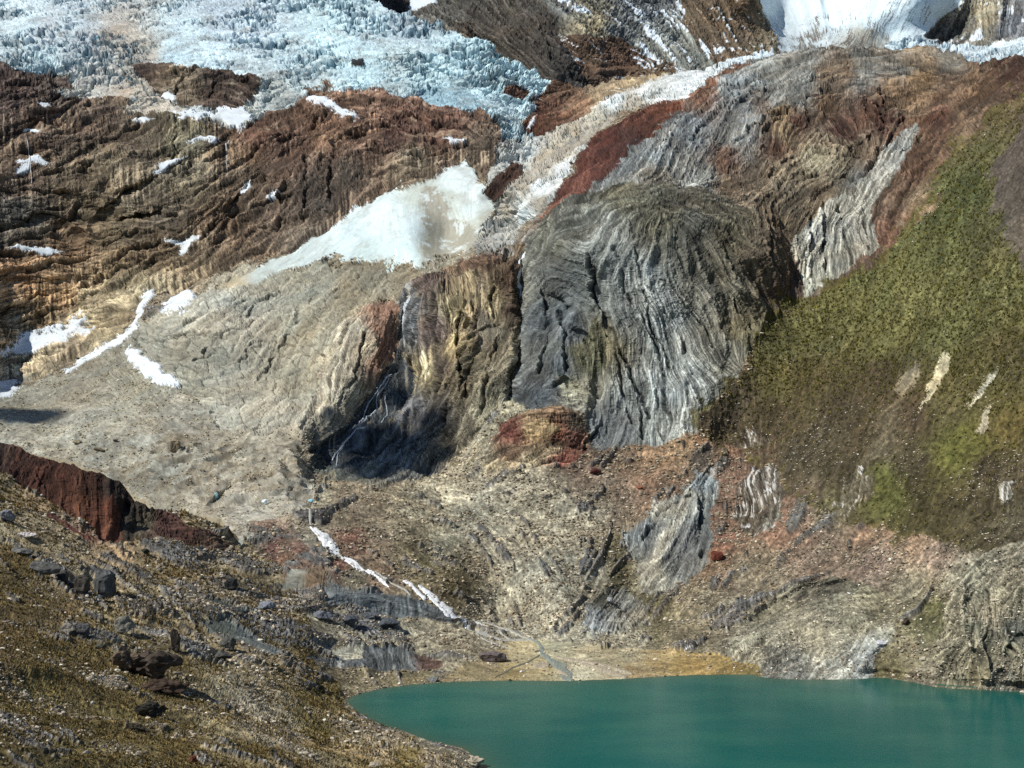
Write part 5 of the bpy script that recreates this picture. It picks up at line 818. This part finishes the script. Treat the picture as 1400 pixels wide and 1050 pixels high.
def emit_units(S, q):
    made = {}
    for i, n in enumerate(S.names):
        fc = unit_faces(S, q, i)
        if len(fc) < 12: continue
        if n.startswith('snow#'):
            o = emit(S, fc, 'snow_patch', M_SNOW); tag(o, SNOWS[int(n[5:])][3], 'snow patch', 'snow patches on the cliffs')
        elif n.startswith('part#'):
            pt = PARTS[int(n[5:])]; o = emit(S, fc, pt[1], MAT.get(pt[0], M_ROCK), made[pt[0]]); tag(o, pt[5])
        else:
            nm, lb, cat, kd = INFO[n]; o = emit(S, fc, nm, MAT.get(n, M_ROCK)); tag(o, lb, cat if kd is None else None, None, kd); made[n] = o
emit_units(S, q)

# ground hidden behind the crests: the back of the near ridge, the moraine running on under it, the back of the dome
def strips(rows, name, mat, colour, lb):
    rows = np.array(rows); n, m = rows.shape[:2]
    idx = np.arange(n * m).reshape(n, m); fc = np.stack([idx[:-1, :-1], idx[1:, :-1], idx[1:, 1:], idx[:-1, 1:]], -1).reshape(-1, 4)
    o = link_mesh(name, rows.reshape(-1, 3), fc, mat, np.tile(np.array(hexlin(colour)), (n * m, 1)))
    tag(o, lb, None, None, 'structure')
cols = np.nonzero(us < 326)[0]
top = np.argmax(below, axis=0)[cols]
crest = np.stack([p[top, cols] for p in S.P], 1)
strips([crest + np.array(o) for o in ((0, 400, -190), (0, 150, -75), (0, 50, -26), (0, 12, -5), (0, 0, 0))], 'ridge_back', M_GRASS, '4a4030', 'rear slope of the near red ridge')
rows = [np.stack([p[top - 1, cols] for p in S.P], 1)]
for dv_ in (8, 20, 40, 60):
    vv = ridge_v[cols] + dv_; yy = np.maximum(np.array([np.interp(a, vs_, Ym[:, c]) for a, c in zip(vv, cols)]), crest[:, 1] + 60); rows.append(np.stack(world(us[cols], vv, yy), 1))
strips(rows, 'valley_floor', M_DUST, '968c74', 'moraine floor continuing behind the near ridge')
cols = np.nonzero((us > 1060))[0]; top = np.argmax(vert_ok, axis=0)[cols]
crest = np.stack([p[top, cols] for p in S.P], 1)
strips([crest + np.array(o) for o in ((0, 600, -320), (0, 250, -120), (0, 80, -30), (0, 20, -4), (0, 0, 0))], 'dome_back', M_ROCK, '5a5048', 'rear slope of the folded rock dome')

# ------------------------------------------------------------------ the peaks behind (far sheet)
us2 = axis(495, 1408, 400, 1700); vs2 = axis(-8, 124, -110, 210)
U2, V2 = np.meshgrid(us2, vs2)
Y2 = upsample(rbf(P_FAR), us2, vs2)
for pts, hw, amp in RELIEF:
    if min(p[0] for p in pts) > 600 and pts[0][1] < 60 and max(p[1] for p in pts) < 130:
        Y2 -= amp * 1.6 * np.exp(-(linedist(U2, V2, pts) / hw) ** 2)
names2 = []; lab2 = np.zeros(U2.shape, np.int32); Pw = world(U2, V2, Y2)
w1 = fbm(Pw, 90, 4, .62, 1.1); w2 = fbm(Pw, 90, 4, .62, 7.7)
for key, wob, poly in FAR_UNITS:
    if key not in names2: names2.append(key)
    lab2[inpoly(U2 + wob * 1.6 * w1, V2 + wob * 1.6 * w2, poly)] = names2.index(key)
# the peaks stand wholly behind the near skyline
S2 = make_sheet(us2, vs2, Y2, lab2, names2, BEDS_FAR, 23)
place(S2); S2.NN = S2.normals(S2.P)
sv2 = np.interp(us2, *np.array(SKYLINE, float).T)
ok2 = V2 < sv2[None] + 45
q2 = ok2[:-1, :-1] & ok2[1:, 1:] & ok2[1:, :-1] & ok2[:-1, 1:]
emit_units(S2, q2)

# ------------------------------------------------------------------ lookup of an image coordinate on the finished ground
def surf(u, v):
    x = np.clip(np.interp(u, us, np.arange(len(us))), 0, len(us) - 1.001); y = np.clip(np.interp(v, vs_, np.arange(len(vs_))), 0, len(vs_) - 1.001)
    xi = np.asarray(x).astype(int); yi = np.asarray(y).astype(int); tx = x - xi; ty = y - yi
    P = np.stack([p[yi, xi] * (1 - tx) * (1 - ty) + p[yi, xi + 1] * tx * (1 - ty) + p[yi + 1, xi] * (1 - tx) * ty + p[yi + 1, xi + 1] * tx * ty for p in S.P], -1)
    return P, S.NN[yi, xi], S.Y[yi, xi] / F

# ------------------------------------------------------------------ lake
gx = np.arange(-330, 620, 4.0); gy = np.arange(330, 800, 4.0)
X, Yg = np.meshgrid(gx, gy); shw = [world(a, b, CZ * F / (b - VH))[:2] for a, b in SHORE]
dl = linedist(X, Yg, shw); nl = fbm([X.astype(f32), Yg.astype(f32) * 1.7, X * 0], 90, 4, .6, 3.3)
inw = inpoly(X, Yg, shw + [world(1720, 1210, CZ * F / 610)[:2]])
sh = np.exp(-dl / 10.0)[..., None] * .55
deep = np.array([.0005, .098, .086]); milky = np.array([.016, .125, .098])
t = np.clip(.14 + 1.1 * nl + sstep(560, 760, Yg) * .45 - sstep(60, 300, X) * .15 + .7 * np.exp(-np.hypot((X - 22) / 60, (Yg - 755) / 26) ** 2), 0, 1)[..., None]
LC = deep * (1 - t) + milky * t
LC = LC * (1 - sh) + np.array([.075, .10, .055]) * sh
idx = np.arange(X.size).reshape(X.shape); keep = (inw | (dl < 14))
kq = keep[:-1, :-1] & keep[1:, 1:] & keep[:-1, 1:] & keep[1:, :-1]
fc = np.stack([idx[:-1, :-1], idx[:-1, 1:], idx[1:, 1:], idx[1:, :-1]], -1)[kq]
ids, inv = np.unique(fc, return_inverse=True)
m = bpy.data.materials.new('lake_water'); m.use_nodes = True; n = m.node_tree.nodes; L = m.node_tree.links; b = n['Principled BSDF']
at = n.new('ShaderNodeAttribute'); at.attribute_name = 'Col'; L.new(at.outputs['Color'], b.inputs['Base Color'])
b.inputs['Roughness'].default_value = .14; b.inputs['IOR'].default_value = 1.33; b.inputs['Specular IOR Level'].default_value = .13
ge = n.new('ShaderNodeNewGeometry'); mp = n.new('ShaderNodeMapping'); mp.inputs['Scale'].default_value = (.55, .9, 1)
nz = n.new('ShaderNodeTexNoise'); nz.inputs['Scale'].default_value = .6; nz.inputs['Detail'].default_value = 4
bp = n.new('ShaderNodeBump'); bp.inputs['Strength'].default_value = .3; bp.inputs['Distance'].default_value = .35
L.new(ge.outputs['Position'], mp.inputs['Vector']); L.new(mp.outputs[0], nz.inputs['Vector']); L.new(nz.outputs['Fac'], bp.inputs['Height']); L.new(bp.outputs[0], b.inputs['Normal'])
o = link_mesh('lake', np.stack([X.ravel()[ids], Yg.ravel()[ids], np.zeros(len(ids))], 1), inv.reshape(-1, 4), m, LC.reshape(-1, 3)[ids])
tag(o, 'still turquoise glacial lake', None, None, 'structure')

# ------------------------------------------------------------------ running water
def ribbon(name, strands, label, cat, colour='e6eaea', group=None, lift=.5, parent=None):
    VV = []; FF = []; CC = []
    for pts, w0, w1_, *sc_ in strands:
        p = np.array(pts, float); d = np.r_[0, np.cumsum(np.hypot(*np.diff(p, axis=0).T))]
        n = max(8, int(d[-1] / 1.0)); s = np.linspace(0, d[-1], n)
        cu = np.interp(s, d, p[:, 0]); cv = np.interp(s, d, p[:, 1])
        rg = np.random.default_rng(int(d[-1] * 97) % 9999)
        cu += gblur(rg.normal(size=(n, 1)).astype(f32), 3)[:, 0] * 1.2
        wd_ = np.interp(s, [0, d[-1]], [w0, w1_]) * (1 + .5 * gblur(rg.normal(size=(n, 1)).astype(f32), 2)[:, 0]) * np.minimum(1, np.minimum(s + .6, d[-1] - s + .6) / 3)
        tu = np.gradient(cu); tv = np.gradient(cv); ln = np.hypot(tu, tv) + 1e-6
        base = sum(len(v) for v in VV); K = 5
        for k_ in range(K):
            o_ = (k_ / (K - 1) - .5) * wd_
            P, Nn, mp_ = surf(cu - tv / ln * o_, cv + tu / ln * o_)
            VV.append(P + Nn * (lift * (1 if 0 < k_ < K - 1 else -.6)) + np.array([0, -1, .3]) * lift * .8)
            CC.append(np.tile(hexlin(sc_[0] if sc_ else colour), (n, 1)) * np.exp(.18 * rg.normal(size=(n, 1))))
        for k_ in range(K - 1):
            i = base + k_ * n + np.arange(n - 1); FF.append(np.stack([i, i + n, i + n + 1, i + 1], 1))
    o = link_mesh(name, np.concatenate(VV), np.concatenate(FF), M_FOAM, np.clip(np.concatenate(CC), 0, .9), parent=parent)
    return tag(o, label, cat, group)

P0_ = Vector(surf(470, 770)[0]); stream = bpy.data.objects.new('stream', None); COL.objects.link(stream); stream.location = P0_
tag(stream, 'white cascading stream running from the moraine down to the delta', 'stream')
ribbon('cascade', [([(425, 719), (432, 731), (444, 748), (460, 763)], 4, 5), ([(429, 722), (441, 736), (452, 748), (463, 759)], 9, 12), ([(434, 728), (448, 746), (466, 763)], 7, 6), ([(440, 742), (456, 757), (472, 768)], 5, 4),
                  ([(460, 761), (480, 772), (500, 783), (520, 795), (531, 802)], 6, 2), ([(470, 764), (495, 777), (512, 787)], 3, 1.5)], 'upper white cascade', None, parent=stream)
ribbon('cascade', [([(551, 793), (560, 798), (572, 810), (584, 818)], 7, 4), ([(572, 801), (588, 812), (604, 826), (618, 838)], 4, 10), ([(578, 808), (598, 824), (616, 842)], 4, 5), ([(598, 822), (616, 836), (628, 850)], 6, 6), ([(612, 832), (624, 844), (632, 853), (638, 860)], 8, 2),
                  ([(618, 838), (640, 850), (660, 864)], 1.6, 1.2, 'b4b2a8')], 'lower white cascade', None, parent=stream)
for st_ in [([(408, 690), (420, 700), (426, 718)], 2, 3), ([(512, 786), (530, 795), (550, 803), (562, 812)], 1.8, 1.3), ([(637, 858), (660, 868), (690, 876), (728, 874)], 2.2, 2.4), ([(640, 850), (670, 864), (706, 878)], 1.5, 1.2), ([(650, 850), (690, 864), (728, 872)], 1.3, 1.2), ([(628, 852), (660, 874), (700, 888)], 1.2, 1)]:
    ribbon('rivulet', [st_], 'faint thin strand', None, 'a3a298', parent=stream)
ribbon('stream_channel', [([(722, 872), (736, 878), (740, 886), (740, 893), (752, 902), (768, 913), (782, 932)], 4, 15)], 'wide shallow outlet channel opening into the lake across the delta', 'stream', '868e84', lift=.35)
ribbon('stream_channel', [([(738, 896), (722, 906), (702, 913), (676, 927)], 3, 2)], 'narrow side channel curving left across the delta to the shore', 'stream', '6a6c5c', lift=.3)
for pts_, w_, lb_ in [([(760, 899), (800, 905), (835, 912), (866, 922)], 4, 'long thin pale sandbar right of the outlet channel'), ([(796, 908), (826, 916), (858, 926)], 6, 'broad pale sandbar at the water edge right of the outlet'), ([(728, 911), (752, 908)], 9, 'rounded pale gravel bar left of the outlet channel'), ([(762, 916), (778, 925)], 4, 'small white gravel bar inside the outlet channel')]:
    ribbon('sandbar', [(pts_, w_, w_ * 1.1)], lb_, 'sandbar', 'aa9f88', 'sandbars at the outlet', lift=.55)
ribbon('waterfall', [([(718, 343), (709, 360), (711, 385), (713, 410), (716, 436)], 2.6, 1.8)], 'thin white waterfall in the cleft between brown and grey buttresses', 'waterfall')
ribbon('waterfall', [([(566, 405), (560, 425), (556, 445), (548, 462)], 3.2, 1.2)], 'short pale waterfall on the blue grey top of the brown buttress', 'waterfall', 'b4bcc0')
ribbon('waterfall', [([(534, 508), (520, 530), (505, 550), (496, 572), (480, 592)], 1.6, 1.2), ([(532, 515), (515, 545), (512, 562), (498, 590)], 1.4, 1.2), ([(526, 540), (527, 565), (520, 578)], 1.3, 1), ([(500, 592), (482, 600), (466, 610), (452, 625)], 1.4, 1.1), ([(478, 598), (462, 618), (458, 632)], 1.1, 1)],
       'branching waterfall strands fanning down the dark hollow', 'waterfall', 'aab4bc')
ribbon('waterfall', [([(37, 190), (41, 215), (43, 248)], 1.2, 1)], 'hairline waterfall on the dark cliff crossing the flat snow strip', 'waterfall', 'b4b8b8')
ribbon('waterfall', [([(313, 185), (310, 215), (312, 245)], 1.6, 1.1)], 'hairline waterfall dropping straight down the cliff below the glacier lobe', 'waterfall', 'b8b8b2')
ribbon('waterfall', [([(698, 530), (680, 560), (662, 585), (648, 610), (630, 630)], 1.8, 1.4)], 'thin stream in the gravel chute below the big waterfall cleft', 'stream', '9a968a')

# ------------------------------------------------------------------ rocks
def ico(sub):
    t = (1 + 5 ** .5) / 2
    v = [(-1, t, 0), (1, t, 0), (-1, -t, 0), (1, -t, 0), (0, -1, t), (0, 1, t), (0, -1, -t), (0, 1, -t), (t, 0, -1), (t, 0, 1), (-t, 0, -1), (-t, 0, 1)]
    f = [(0, 11, 5), (0, 5, 1), (0, 1, 7), (0, 7, 10), (0, 10, 11), (1, 5, 9), (5, 11, 4), (11, 10, 2), (10, 7, 6), (7, 1, 8), (3, 9, 4), (3, 4, 2), (3, 2, 6), (3, 6, 8), (3, 8, 9), (4, 9, 5), (2, 4, 11), (6, 2, 10), (8, 6, 7), (9, 8, 1)]
    v = [np.array(a, float) / np.linalg.norm(a) for a in v]
    for _ in range(sub):
        c = {}; nf = []
        def mid(a, b):
            k = (min(a, b), max(a, b))
            if k not in c:
                m_ = v[a] + v[b]; v.append(m_ / np.linalg.norm(m_)); c[k] = len(v) - 1
            return c[k]
        for a, b, d in f:
            x, y, z = mid(a, b), mid(b, d), mid(d, a); nf += [(a, x, z), (b, y, x), (d, z, y), (x, y, z)]
        f = nf
    return np.array(v), np.array(f)
ICO = {s: ico(s) for s in (0, 1, 2, 3)}
def rock_verts(sub, rg, planes=9, depth=.62):
    v = ICO[sub][0].copy()
    for _ in range(planes):
        n = rg.normal(size=3); n /= np.linalg.norm(n); d = rg.uniform(depth, .92)
        e = v @ n - d; v -= np.where(e > 0, e, 0)[:, None] * n
    return v * rg.uniform(.8, 1.25, 3)

def boulder(name, u, v, w, h, colour, label, cat='boulder', group=None, depth=None, upright=False, seed=0, planes=10, dark=None):
    """a single rock standing on the ground at (u, v); w, h = its seen width and height in image pixels"""
    rg = np.random.default_rng(seed + int(u * 13 + v * 7)); P, Nn, mp_ = surf(u, v)
    X = rock_verts(3, rg, planes + 8, .48)
    X /= np.abs(X).max(0)
    dz = (depth or .9 * w) * mp_
    if upright: X = np.sign(X) * np.abs(X) ** .55
    X = X * np.array([w * mp_ / 2, dz / 2, h * mp_ / 2])
    q_ = X / mp_; X += (ICO[3][0]) * (mp_ * (.10 if planes < 9 or w < 25 else .24) * min(w, h) * fbm([q_[:, 0].astype(f32) + u, q_[:, 1].astype(f32), q_[:, 2].astype(f32)], min(w, h) * .45, 4, .6)[:, None])
    X[:, 2] += h * mp_ * .42; X += P + np.array([0, dz * .12, 0])
    c = np.tile(hexlin(colour) * 1.25, (len(X), 1)) * np.exp(.22 * rg.normal(size=(len(X), 1)))
    st_ = np.sin(q_[:, 0] * 2.2 + 2 * np.sin(q_[:, 0])) if upright else np.zeros(len(X))
    c *= np.exp(.25 * st_)[:, None]
    o = link_mesh(name, X, ICO[3][1], M_STONE, np.clip(c, 0, .9), smooth=False, origin=P)
    return tag(o, label, cat, group)

boulder('rock_block', 142, 815, 27, 42, '4a4b4a', 'tall dark grey block with a flat top on the near slope', 'rock', None, 24, True, planes=4)
boulder('rock_block', 112, 812, 20, 28, '403c36', 'low dark block joined to the left of the tall flat topped block', 'rock', None, 18, True, planes=5)
boulder('rock_block', 84, 795, 18, 20, '3c3a38', 'small dark notched block uphill of the tall flat topped block', 'rock', None, 16, True, planes=5)
boulder('rock_pillar', 238, 894, 13, 34, '38322c', 'upright black stone pillar casting a shadow on the near slope', 'rock pillar', None, 12, True, planes=5)
boulder('rock_outcrop', 205, 928, 78, 44, '403830', 'broad dark craggy outcrop just below the black pillar', 'rock', None, 60, planes=12)
boulder('rock_outcrop', 168, 918, 36, 34, '5a4e40', 'brown grey shoulder rock on the left side of the dark craggy outcrop', 'rock', None, 34, planes=10)
boulder('rock_outcrop', 222, 948, 66, 20, '40342a', 'low dark brown shelf under the dark craggy outcrop', 'rock', None, 40, planes=9)
boulder('rock_outcrop', 205, 975, 46, 22, '302e28', 'blackish broken step below the dark brown shelf', 'rock', None, 30, planes=9)
boulder('rock_outcrop', 262, 972, 22, 10, '343028', 'small dark rock right of the blackish broken step', 'rock', None, 16, planes=9)
boulder('rock_outcrop', 188, 998, 30, 14, '38342a', 'low dark rock crease on the olive slope below the broken step', 'rock', None, 18, planes=9)
boulder('boulder', 120, 937, 10, 9, 'b4aa96', 'single bright white boulder on the olive grass left of the outcrop')
boulder('boulder', 92, 862, 20, 15, '76726a', 'rounded pale grey boulder left of a smaller dark one', planes=6)
boulder('boulder', 114, 868, 18, 18, '4c4c4c', 'cleft dark grey boulder right of the rounded pale grey one', planes=8)
boulder('boulder', 168, 866, 32, 26, '6c6a60', 'large rounded grey boulder uphill of the black pillar', planes=6)
boulder('boulder', 135, 893, 16, 12, '45443c', 'small dark mossy boulder left of the dark craggy outcrop')
boulder('boulder', 314, 812, 16, 16, '333432', 'black split boulder alone on the upper near slope', upright=True, planes=6)
boulder('boulder', 198, 762, 14, 10, '2c2c26', 'black boulder beside green grass below the maroon outcrop')
boulder('boulder', 312, 890, 26, 24, '4a4a46', 'dark grey bulging boulder under the long sloping slab', planes=8)
boulder('boulder', 303, 905, 26, 16, '484844', 'long low dark boulder below the dark grey bulging one', planes=8)
boulder('boulder', 58, 790, 46, 22, '52524e', 'grey bedrock hump above the near olive grass', 'rock', None, 30, planes=8)
boulder('boulder', 30, 758, 30, 14, '5e5e5a', 'small grey hump higher than the larger bedrock hump', 'rock', None, 22, planes=8)
boulder('boulder', 36, 733, 26, 8, 'b8b0aa', 'pale pinkish white low rock on the upper near slope', planes=9)
boulder('boulder', 8, 714, 22, 18, '6c6e70', 'light grey rock at the frame edge below the red face')
boulder('boulder', 152, 708, 5, 36, '442a22', 'narrow dark red fin at the end of the red face', 'rock', None, 12, True)
boulder('boulder', 980, 767, 17, 15, '5a3226', 'solitary red brown boulder on rusty scree right of the blue grey outcrop', upright=True, planes=7)
boulder('boulder', 812, 650, 19, 9, '4a2c28', 'flat maroon boulder on the brown scree below the grey buttress', planes=7)
boulder('boulder', 875, 668, 10, 5, '7a4a36', 'small reddish boulder on rusty scree downhill of the grey buttress')
boulder('boulder', 240, 618, 14, 17, '7a705c', 'square tan ice hump boulder standing on the moraine', upright=True, planes=5)
boulder('boulder', 135, 620, 16, 7, '6a624f', 'flat brownish block lying on the pale moraine')
boulder('boulder', 105, 609, 14, 6, '7c745e', 'small tan slab farther back on the pale moraine')
boulder('boulder', 158, 607, 9, 5, '5c5646', 'tiny dark block on the pale moraine behind the flat brownish one')
boulder('boulder', 442, 846, 34, 13, '60646a', 'grey lens shaped rock under the left of the long ledge', 'rock', None, 26, planes=7)
boulder('boulder', 360, 842, 28, 14, '6e7278', 'pale bluish rock left of the lens shaped rock', 'rock', None, 24, planes=7)
boulder('boulder', 478, 856, 26, 15, '43474c', 'dark rounded rock below the middle of the long ledge', 'rock', None, 22, planes=6)
boulder('boulder', 530, 858, 34, 12, '474c50', 'low dark slate rock below the right part of the long ledge', 'rock', None, 24, planes=7)
boulder('boulder', 505, 846, 26, 8, '505458', 'narrow grey rock between the long ledge and dark slate rock', 'rock', None, 20, planes=7)
boulder('boulder', 675, 905, 40, 17, '5c5452', 'purplish dome shaped rock on the shore left of the delta', 'rock', None, 30, planes=6)
boulder('boulder', 592, 932, 16, 8, '6a6c68', 'grey boulder touching the lake at the shore below the stained ledge')
boulder('boulder', 484, 980, 8, 5, 'a09888', 'pale boulder on the shore at the narrow tip of the lake')
boulder('boulder', 514, 1042, 18, 9, '8c8474', 'pale grey boulder low on the near shore')
boulder('boulder', 648, 1048, 26, 12, '948c7a', 'large pale boulder on the near shore by the frame edge')
boulder('boulder', 262, 1049, 12, 12, '5a3426', 'round reddish boulder at the bottom frame edge')
boulder('boulder', 185, 1049, 10, 8, '8c8478', 'pale boulder at the bottom edge beside the round reddish one')
boulder('boulder', 113, 1049, 12, 7, '8e867a', 'flat pale boulder at the bottom edge on olive grass')
boulder('boulder', 835, 824, 10, 9, '8a8c8c', 'light grey boulder in the moss below the blue grey outcrop')
boulder('boulder', 1262, 902, 9, 6, 'a8a090', 'white boulder in moss above the far shore')
boulder('boulder', 1170, 870, 7, 5, 'b0a898', 'small white boulder on the rubble mound')
boulder('boulder', 1204, 884, 16, 8, 'a4a4a8', 'white angular boulder at the top of the pale shore spur')
boulder('boulder', 1240, 856, 10, 9, '3a3028', 'dark brown hollow rock beside the mossy green patch')
boulder('boulder', 1398, 948, 8, 4, 'b0a898', 'flat white rock in the water at the foot of the shore cliff')
boulder('ice_block', 362, 687, 12, 9, 'ccdce2', 'white ice block in the rubble at the moraine foot', 'ice block')
boulder('ice_block', 424, 690, 10, 5, 'a0d4e4', 'small turquoise ice block at the head of the white stream', 'ice block')
boulder('ice_block', 294, 685, 10, 12, '8fb8c0', 'blue ice wall at the mouth of the small ice cave', 'ice block')

# loose stones nobody could count
def scatter(name, keys, n, size, cols, lb, dens=None, sub=0, seed=1):
    rg = np.random.default_rng(seed); mk = S.mask(*keys) & vert_ok & ~in_lake & (U > -20) & (U < 1420) & (V < 1075) & (V > 0)
    w_ = mk.astype(float)
    if dens is not None: w_ = w_ * dens
    w_ = w_.ravel() / w_.sum(); ids = rg.choice(w_.size, n, p=w_)
    uu = U.ravel()[ids] + rg.uniform(-.6, .6, n); vv = V.ravel()[ids] + rg.uniform(-.6, .6, n)
    P, Nn, mp_ = surf(uu, vv)
    protos = np.array([rock_verts(sub, rg, 5, .5) for _ in range(24)])
    sz = size[0] * (size[1] / size[0]) ** (rg.random(n) ** 2.6) * mp_ * .5
    th = rg.uniform(0, 6.283, n); c, s = np.cos(th), np.sin(th)
    X = protos[rg.integers(0, 24, n)] * (sz[:, None, None]) * np.stack([rg.uniform(.8, 1.5, n), rg.uniform(.8, 1.5, n), rg.uniform(.55, 1.0, n)], 1)[:, None, :]
    X = np.stack([X[..., 0] * c[:, None] - X[..., 1] * s[:, None], X[..., 0] * s[:, None] + X[..., 1] * c[:, None], X[..., 2]], -1) + (P + Nn * (sz * .35)[:, None])[:, None, :]
    nv = X.shape[1]; fc = (ICO[sub][1][None] + (np.arange(n) * nv)[:, None, None]).reshape(-1, 3)
    cc = np.array([hexlin(k_) for k_ in cols])[rg.integers(0, len(cols), n)] * np.exp(.3 * rg.normal(size=(n, 1))) * 1.2
    o = link_mesh(name, X.reshape(-1, 3), fc, M_STONE, np.clip(np.repeat(cc, nv, 0), .01, .85), smooth=False)
    return tag(o, lb, None, None, 'stuff')

gn = np.clip(.25 + 1.2 * fbm(S.P0, 60, 3, .6, 41.0), .02, 2); fn_ = np.clip(.4 + fbm(S.P0, 25, 3, .6, 47.0), .05, 2)
scatter('stones', ('near_hill',), 15000, (1.2, 6.5), ['8c8270', 'a09684', '6e6658', '5a5348', 'b4ab9a', '7a6e5a'], 'loose pale and grey stones strewn over the near slope', gn * fn_ * (1 + 2.5 * sstep(250, 420, U) * sstep(930, 990, V)), 0, 1)
scatter('rubble', ('valley_slope',), 22000, (1.1, 5.0), ['9a907c', '847a66', 'b0a692', '6e6656', '8a7a60', '5c5446'], 'grey tan rubble covering the slope above the lake', fn_, 0, 2)
scatter('rubble', ('mound', 'shore_cliff', 'delta'), 5000, (1.1, 4.5), ['9a9280', '847c6a', 'b4ac9a', '6e685a'], 'pale rubble on the mound and far shore', fn_, 0, 3)
scatter('gravel', ('moraine_fan',), 7000, (.9, 3.2), ['a0967c', '8a806a', '7a715c', 'b0a68c'], 'fine tan gravel scattered on the moraine', fn_, 0, 4)
scatter('stones', ('grass_hill',), 2600, (.9, 3.2), ['a09684', '8c8272', 'b8b0a0', '6e6452'], 'small pale stones sprinkled on the grassy hillside', gn * (.15 + sstep(420, 640, V)), 0, 5)

def tufts(name, keys, n, hgt, cols, lb, dens=None, seed=1, blades=5):
    rg = np.random.default_rng(seed); mk = S.mask(*keys) & vert_ok & ~in_lake & (U > -20) & (U < 1420) & (V < 1075)
    w_ = mk.astype(float) * (dens if dens is not None else 1); w_ = w_.ravel() / w_.sum(); ids = rg.choice(w_.size, n, p=w_)
    P, Nn, mp_ = surf(U.ravel()[ids] + rg.uniform(-.6, .6, n), V.ravel()[ids] + rg.uniform(-.6, .6, n))
    hh = rg.uniform(hgt[0], hgt[1], n) * mp_
    a = rg.uniform(0, 6.283, (n, blades)); sp_ = rg.uniform(.2, .9, (n, blades)); wd_ = .24
    base = P[:, None] + np.stack([np.cos(a), np.sin(a), 0 * a], -1) * (.22 * hh)[:, None, None]
    tip = P[:, None] + np.stack([np.cos(a) * sp_, np.sin(a) * sp_, rg.uniform(.6, 1.1, (n, blades))], -1) * hh[:, None, None]
    sd_ = np.stack([-np.sin(a), np.cos(a), 0 * a], -1) * (wd_ * hh)[:, None, None]
    X = np.stack([base - sd_, base + sd_, tip], 2).reshape(-1, 3); fc = np.arange(len(X)).reshape(-1, 3)
    cc = np.array([hexlin(k_) for k_ in cols])[rg.integers(0, len(cols), n)] * np.exp(.22 * rg.normal(size=(n, 1))) * 1.3
    o = link_mesh(name, X, fc, M_LEAF, np.repeat(cc, 3 * blades, 0), smooth=False)
    return tag(o, lb, None, None, 'stuff')
tufts('grass', ('near_hill',), 16000, (2.0, 4.5), ['6a5a34', '5a4c2a', '7c6c46', '4c4024', '665a32'], 'olive bunch grass tussocks on the near slope', np.clip(.5 - fbm(S.P0, 50, 3, .6, 41.0), .05, 1) * (1 + sstep(880, 960, V)), 7)
tufts('shrubs', ('grass_hill',), 9000, (2.0, 4.0), ['4c4a20', '5a5626', '403e1c', '6a642e'], 'low dark green bushes dotting the grassy hillside', np.clip(1.1 - sstep(480, 600, V), .15, 1), 8, 6)

# unseen clouds beside the view, puffs placed sunward to shade the hollow and moraine
M_CLOUD = material('cloud', rough=1, spec=0, jitter=.02, bump=0)
def cloud(puffs, hgt, lb, seed):
    rg = np.random.default_rng(seed); VV = []; FF = []; nb = 0; s = np.array(SUN_TO)
    for u, v, r in puffs:
        P = surf(u, v)[0]; c = P + s * ((hgt - P[2]) / s[2])
        for k_ in range(3):
            X = ICO[3][0].copy(); X *= r * rg.uniform(.7, 1.0); o_ = rg.normal(size=3) * r * np.array([.3, .3, .12])
            X *= (1 + .35 * fbm([X[:, 0].astype(f32) + k_ * 99, X[:, 1].astype(f32) + seed * 31, X[:, 2].astype(f32)], r * .7, 4, .55))[:, None]; X[:, 2] *= .7
            VV.append(X + c + o_); FF.append(ICO[3][1] + nb); nb += len(X)
    VV = np.concatenate(VV); o = link_mesh('cloud', VV, np.concatenate(FF), M_CLOUD, np.full((nb, 3), .85))
    tag(o, lb, None, None, 'stuff')
cloud([(510, 596, 24), (494, 632, 22), (505, 652, 20), (540, 540, 18), (525, 610, 34), (565, 600, 28), (520, 645, 22), (545, 635, 30), (600, 618, 24), (578, 575, 24), (570, 635, 24)], 1900, 'unseen cloud placed to shade the hollow', 3)
cloud([(-20, 566, 40), (20, 568, 36), (55, 566, 26)], 1900, 'unseen cloud placed to shade the moraine edge', 5)
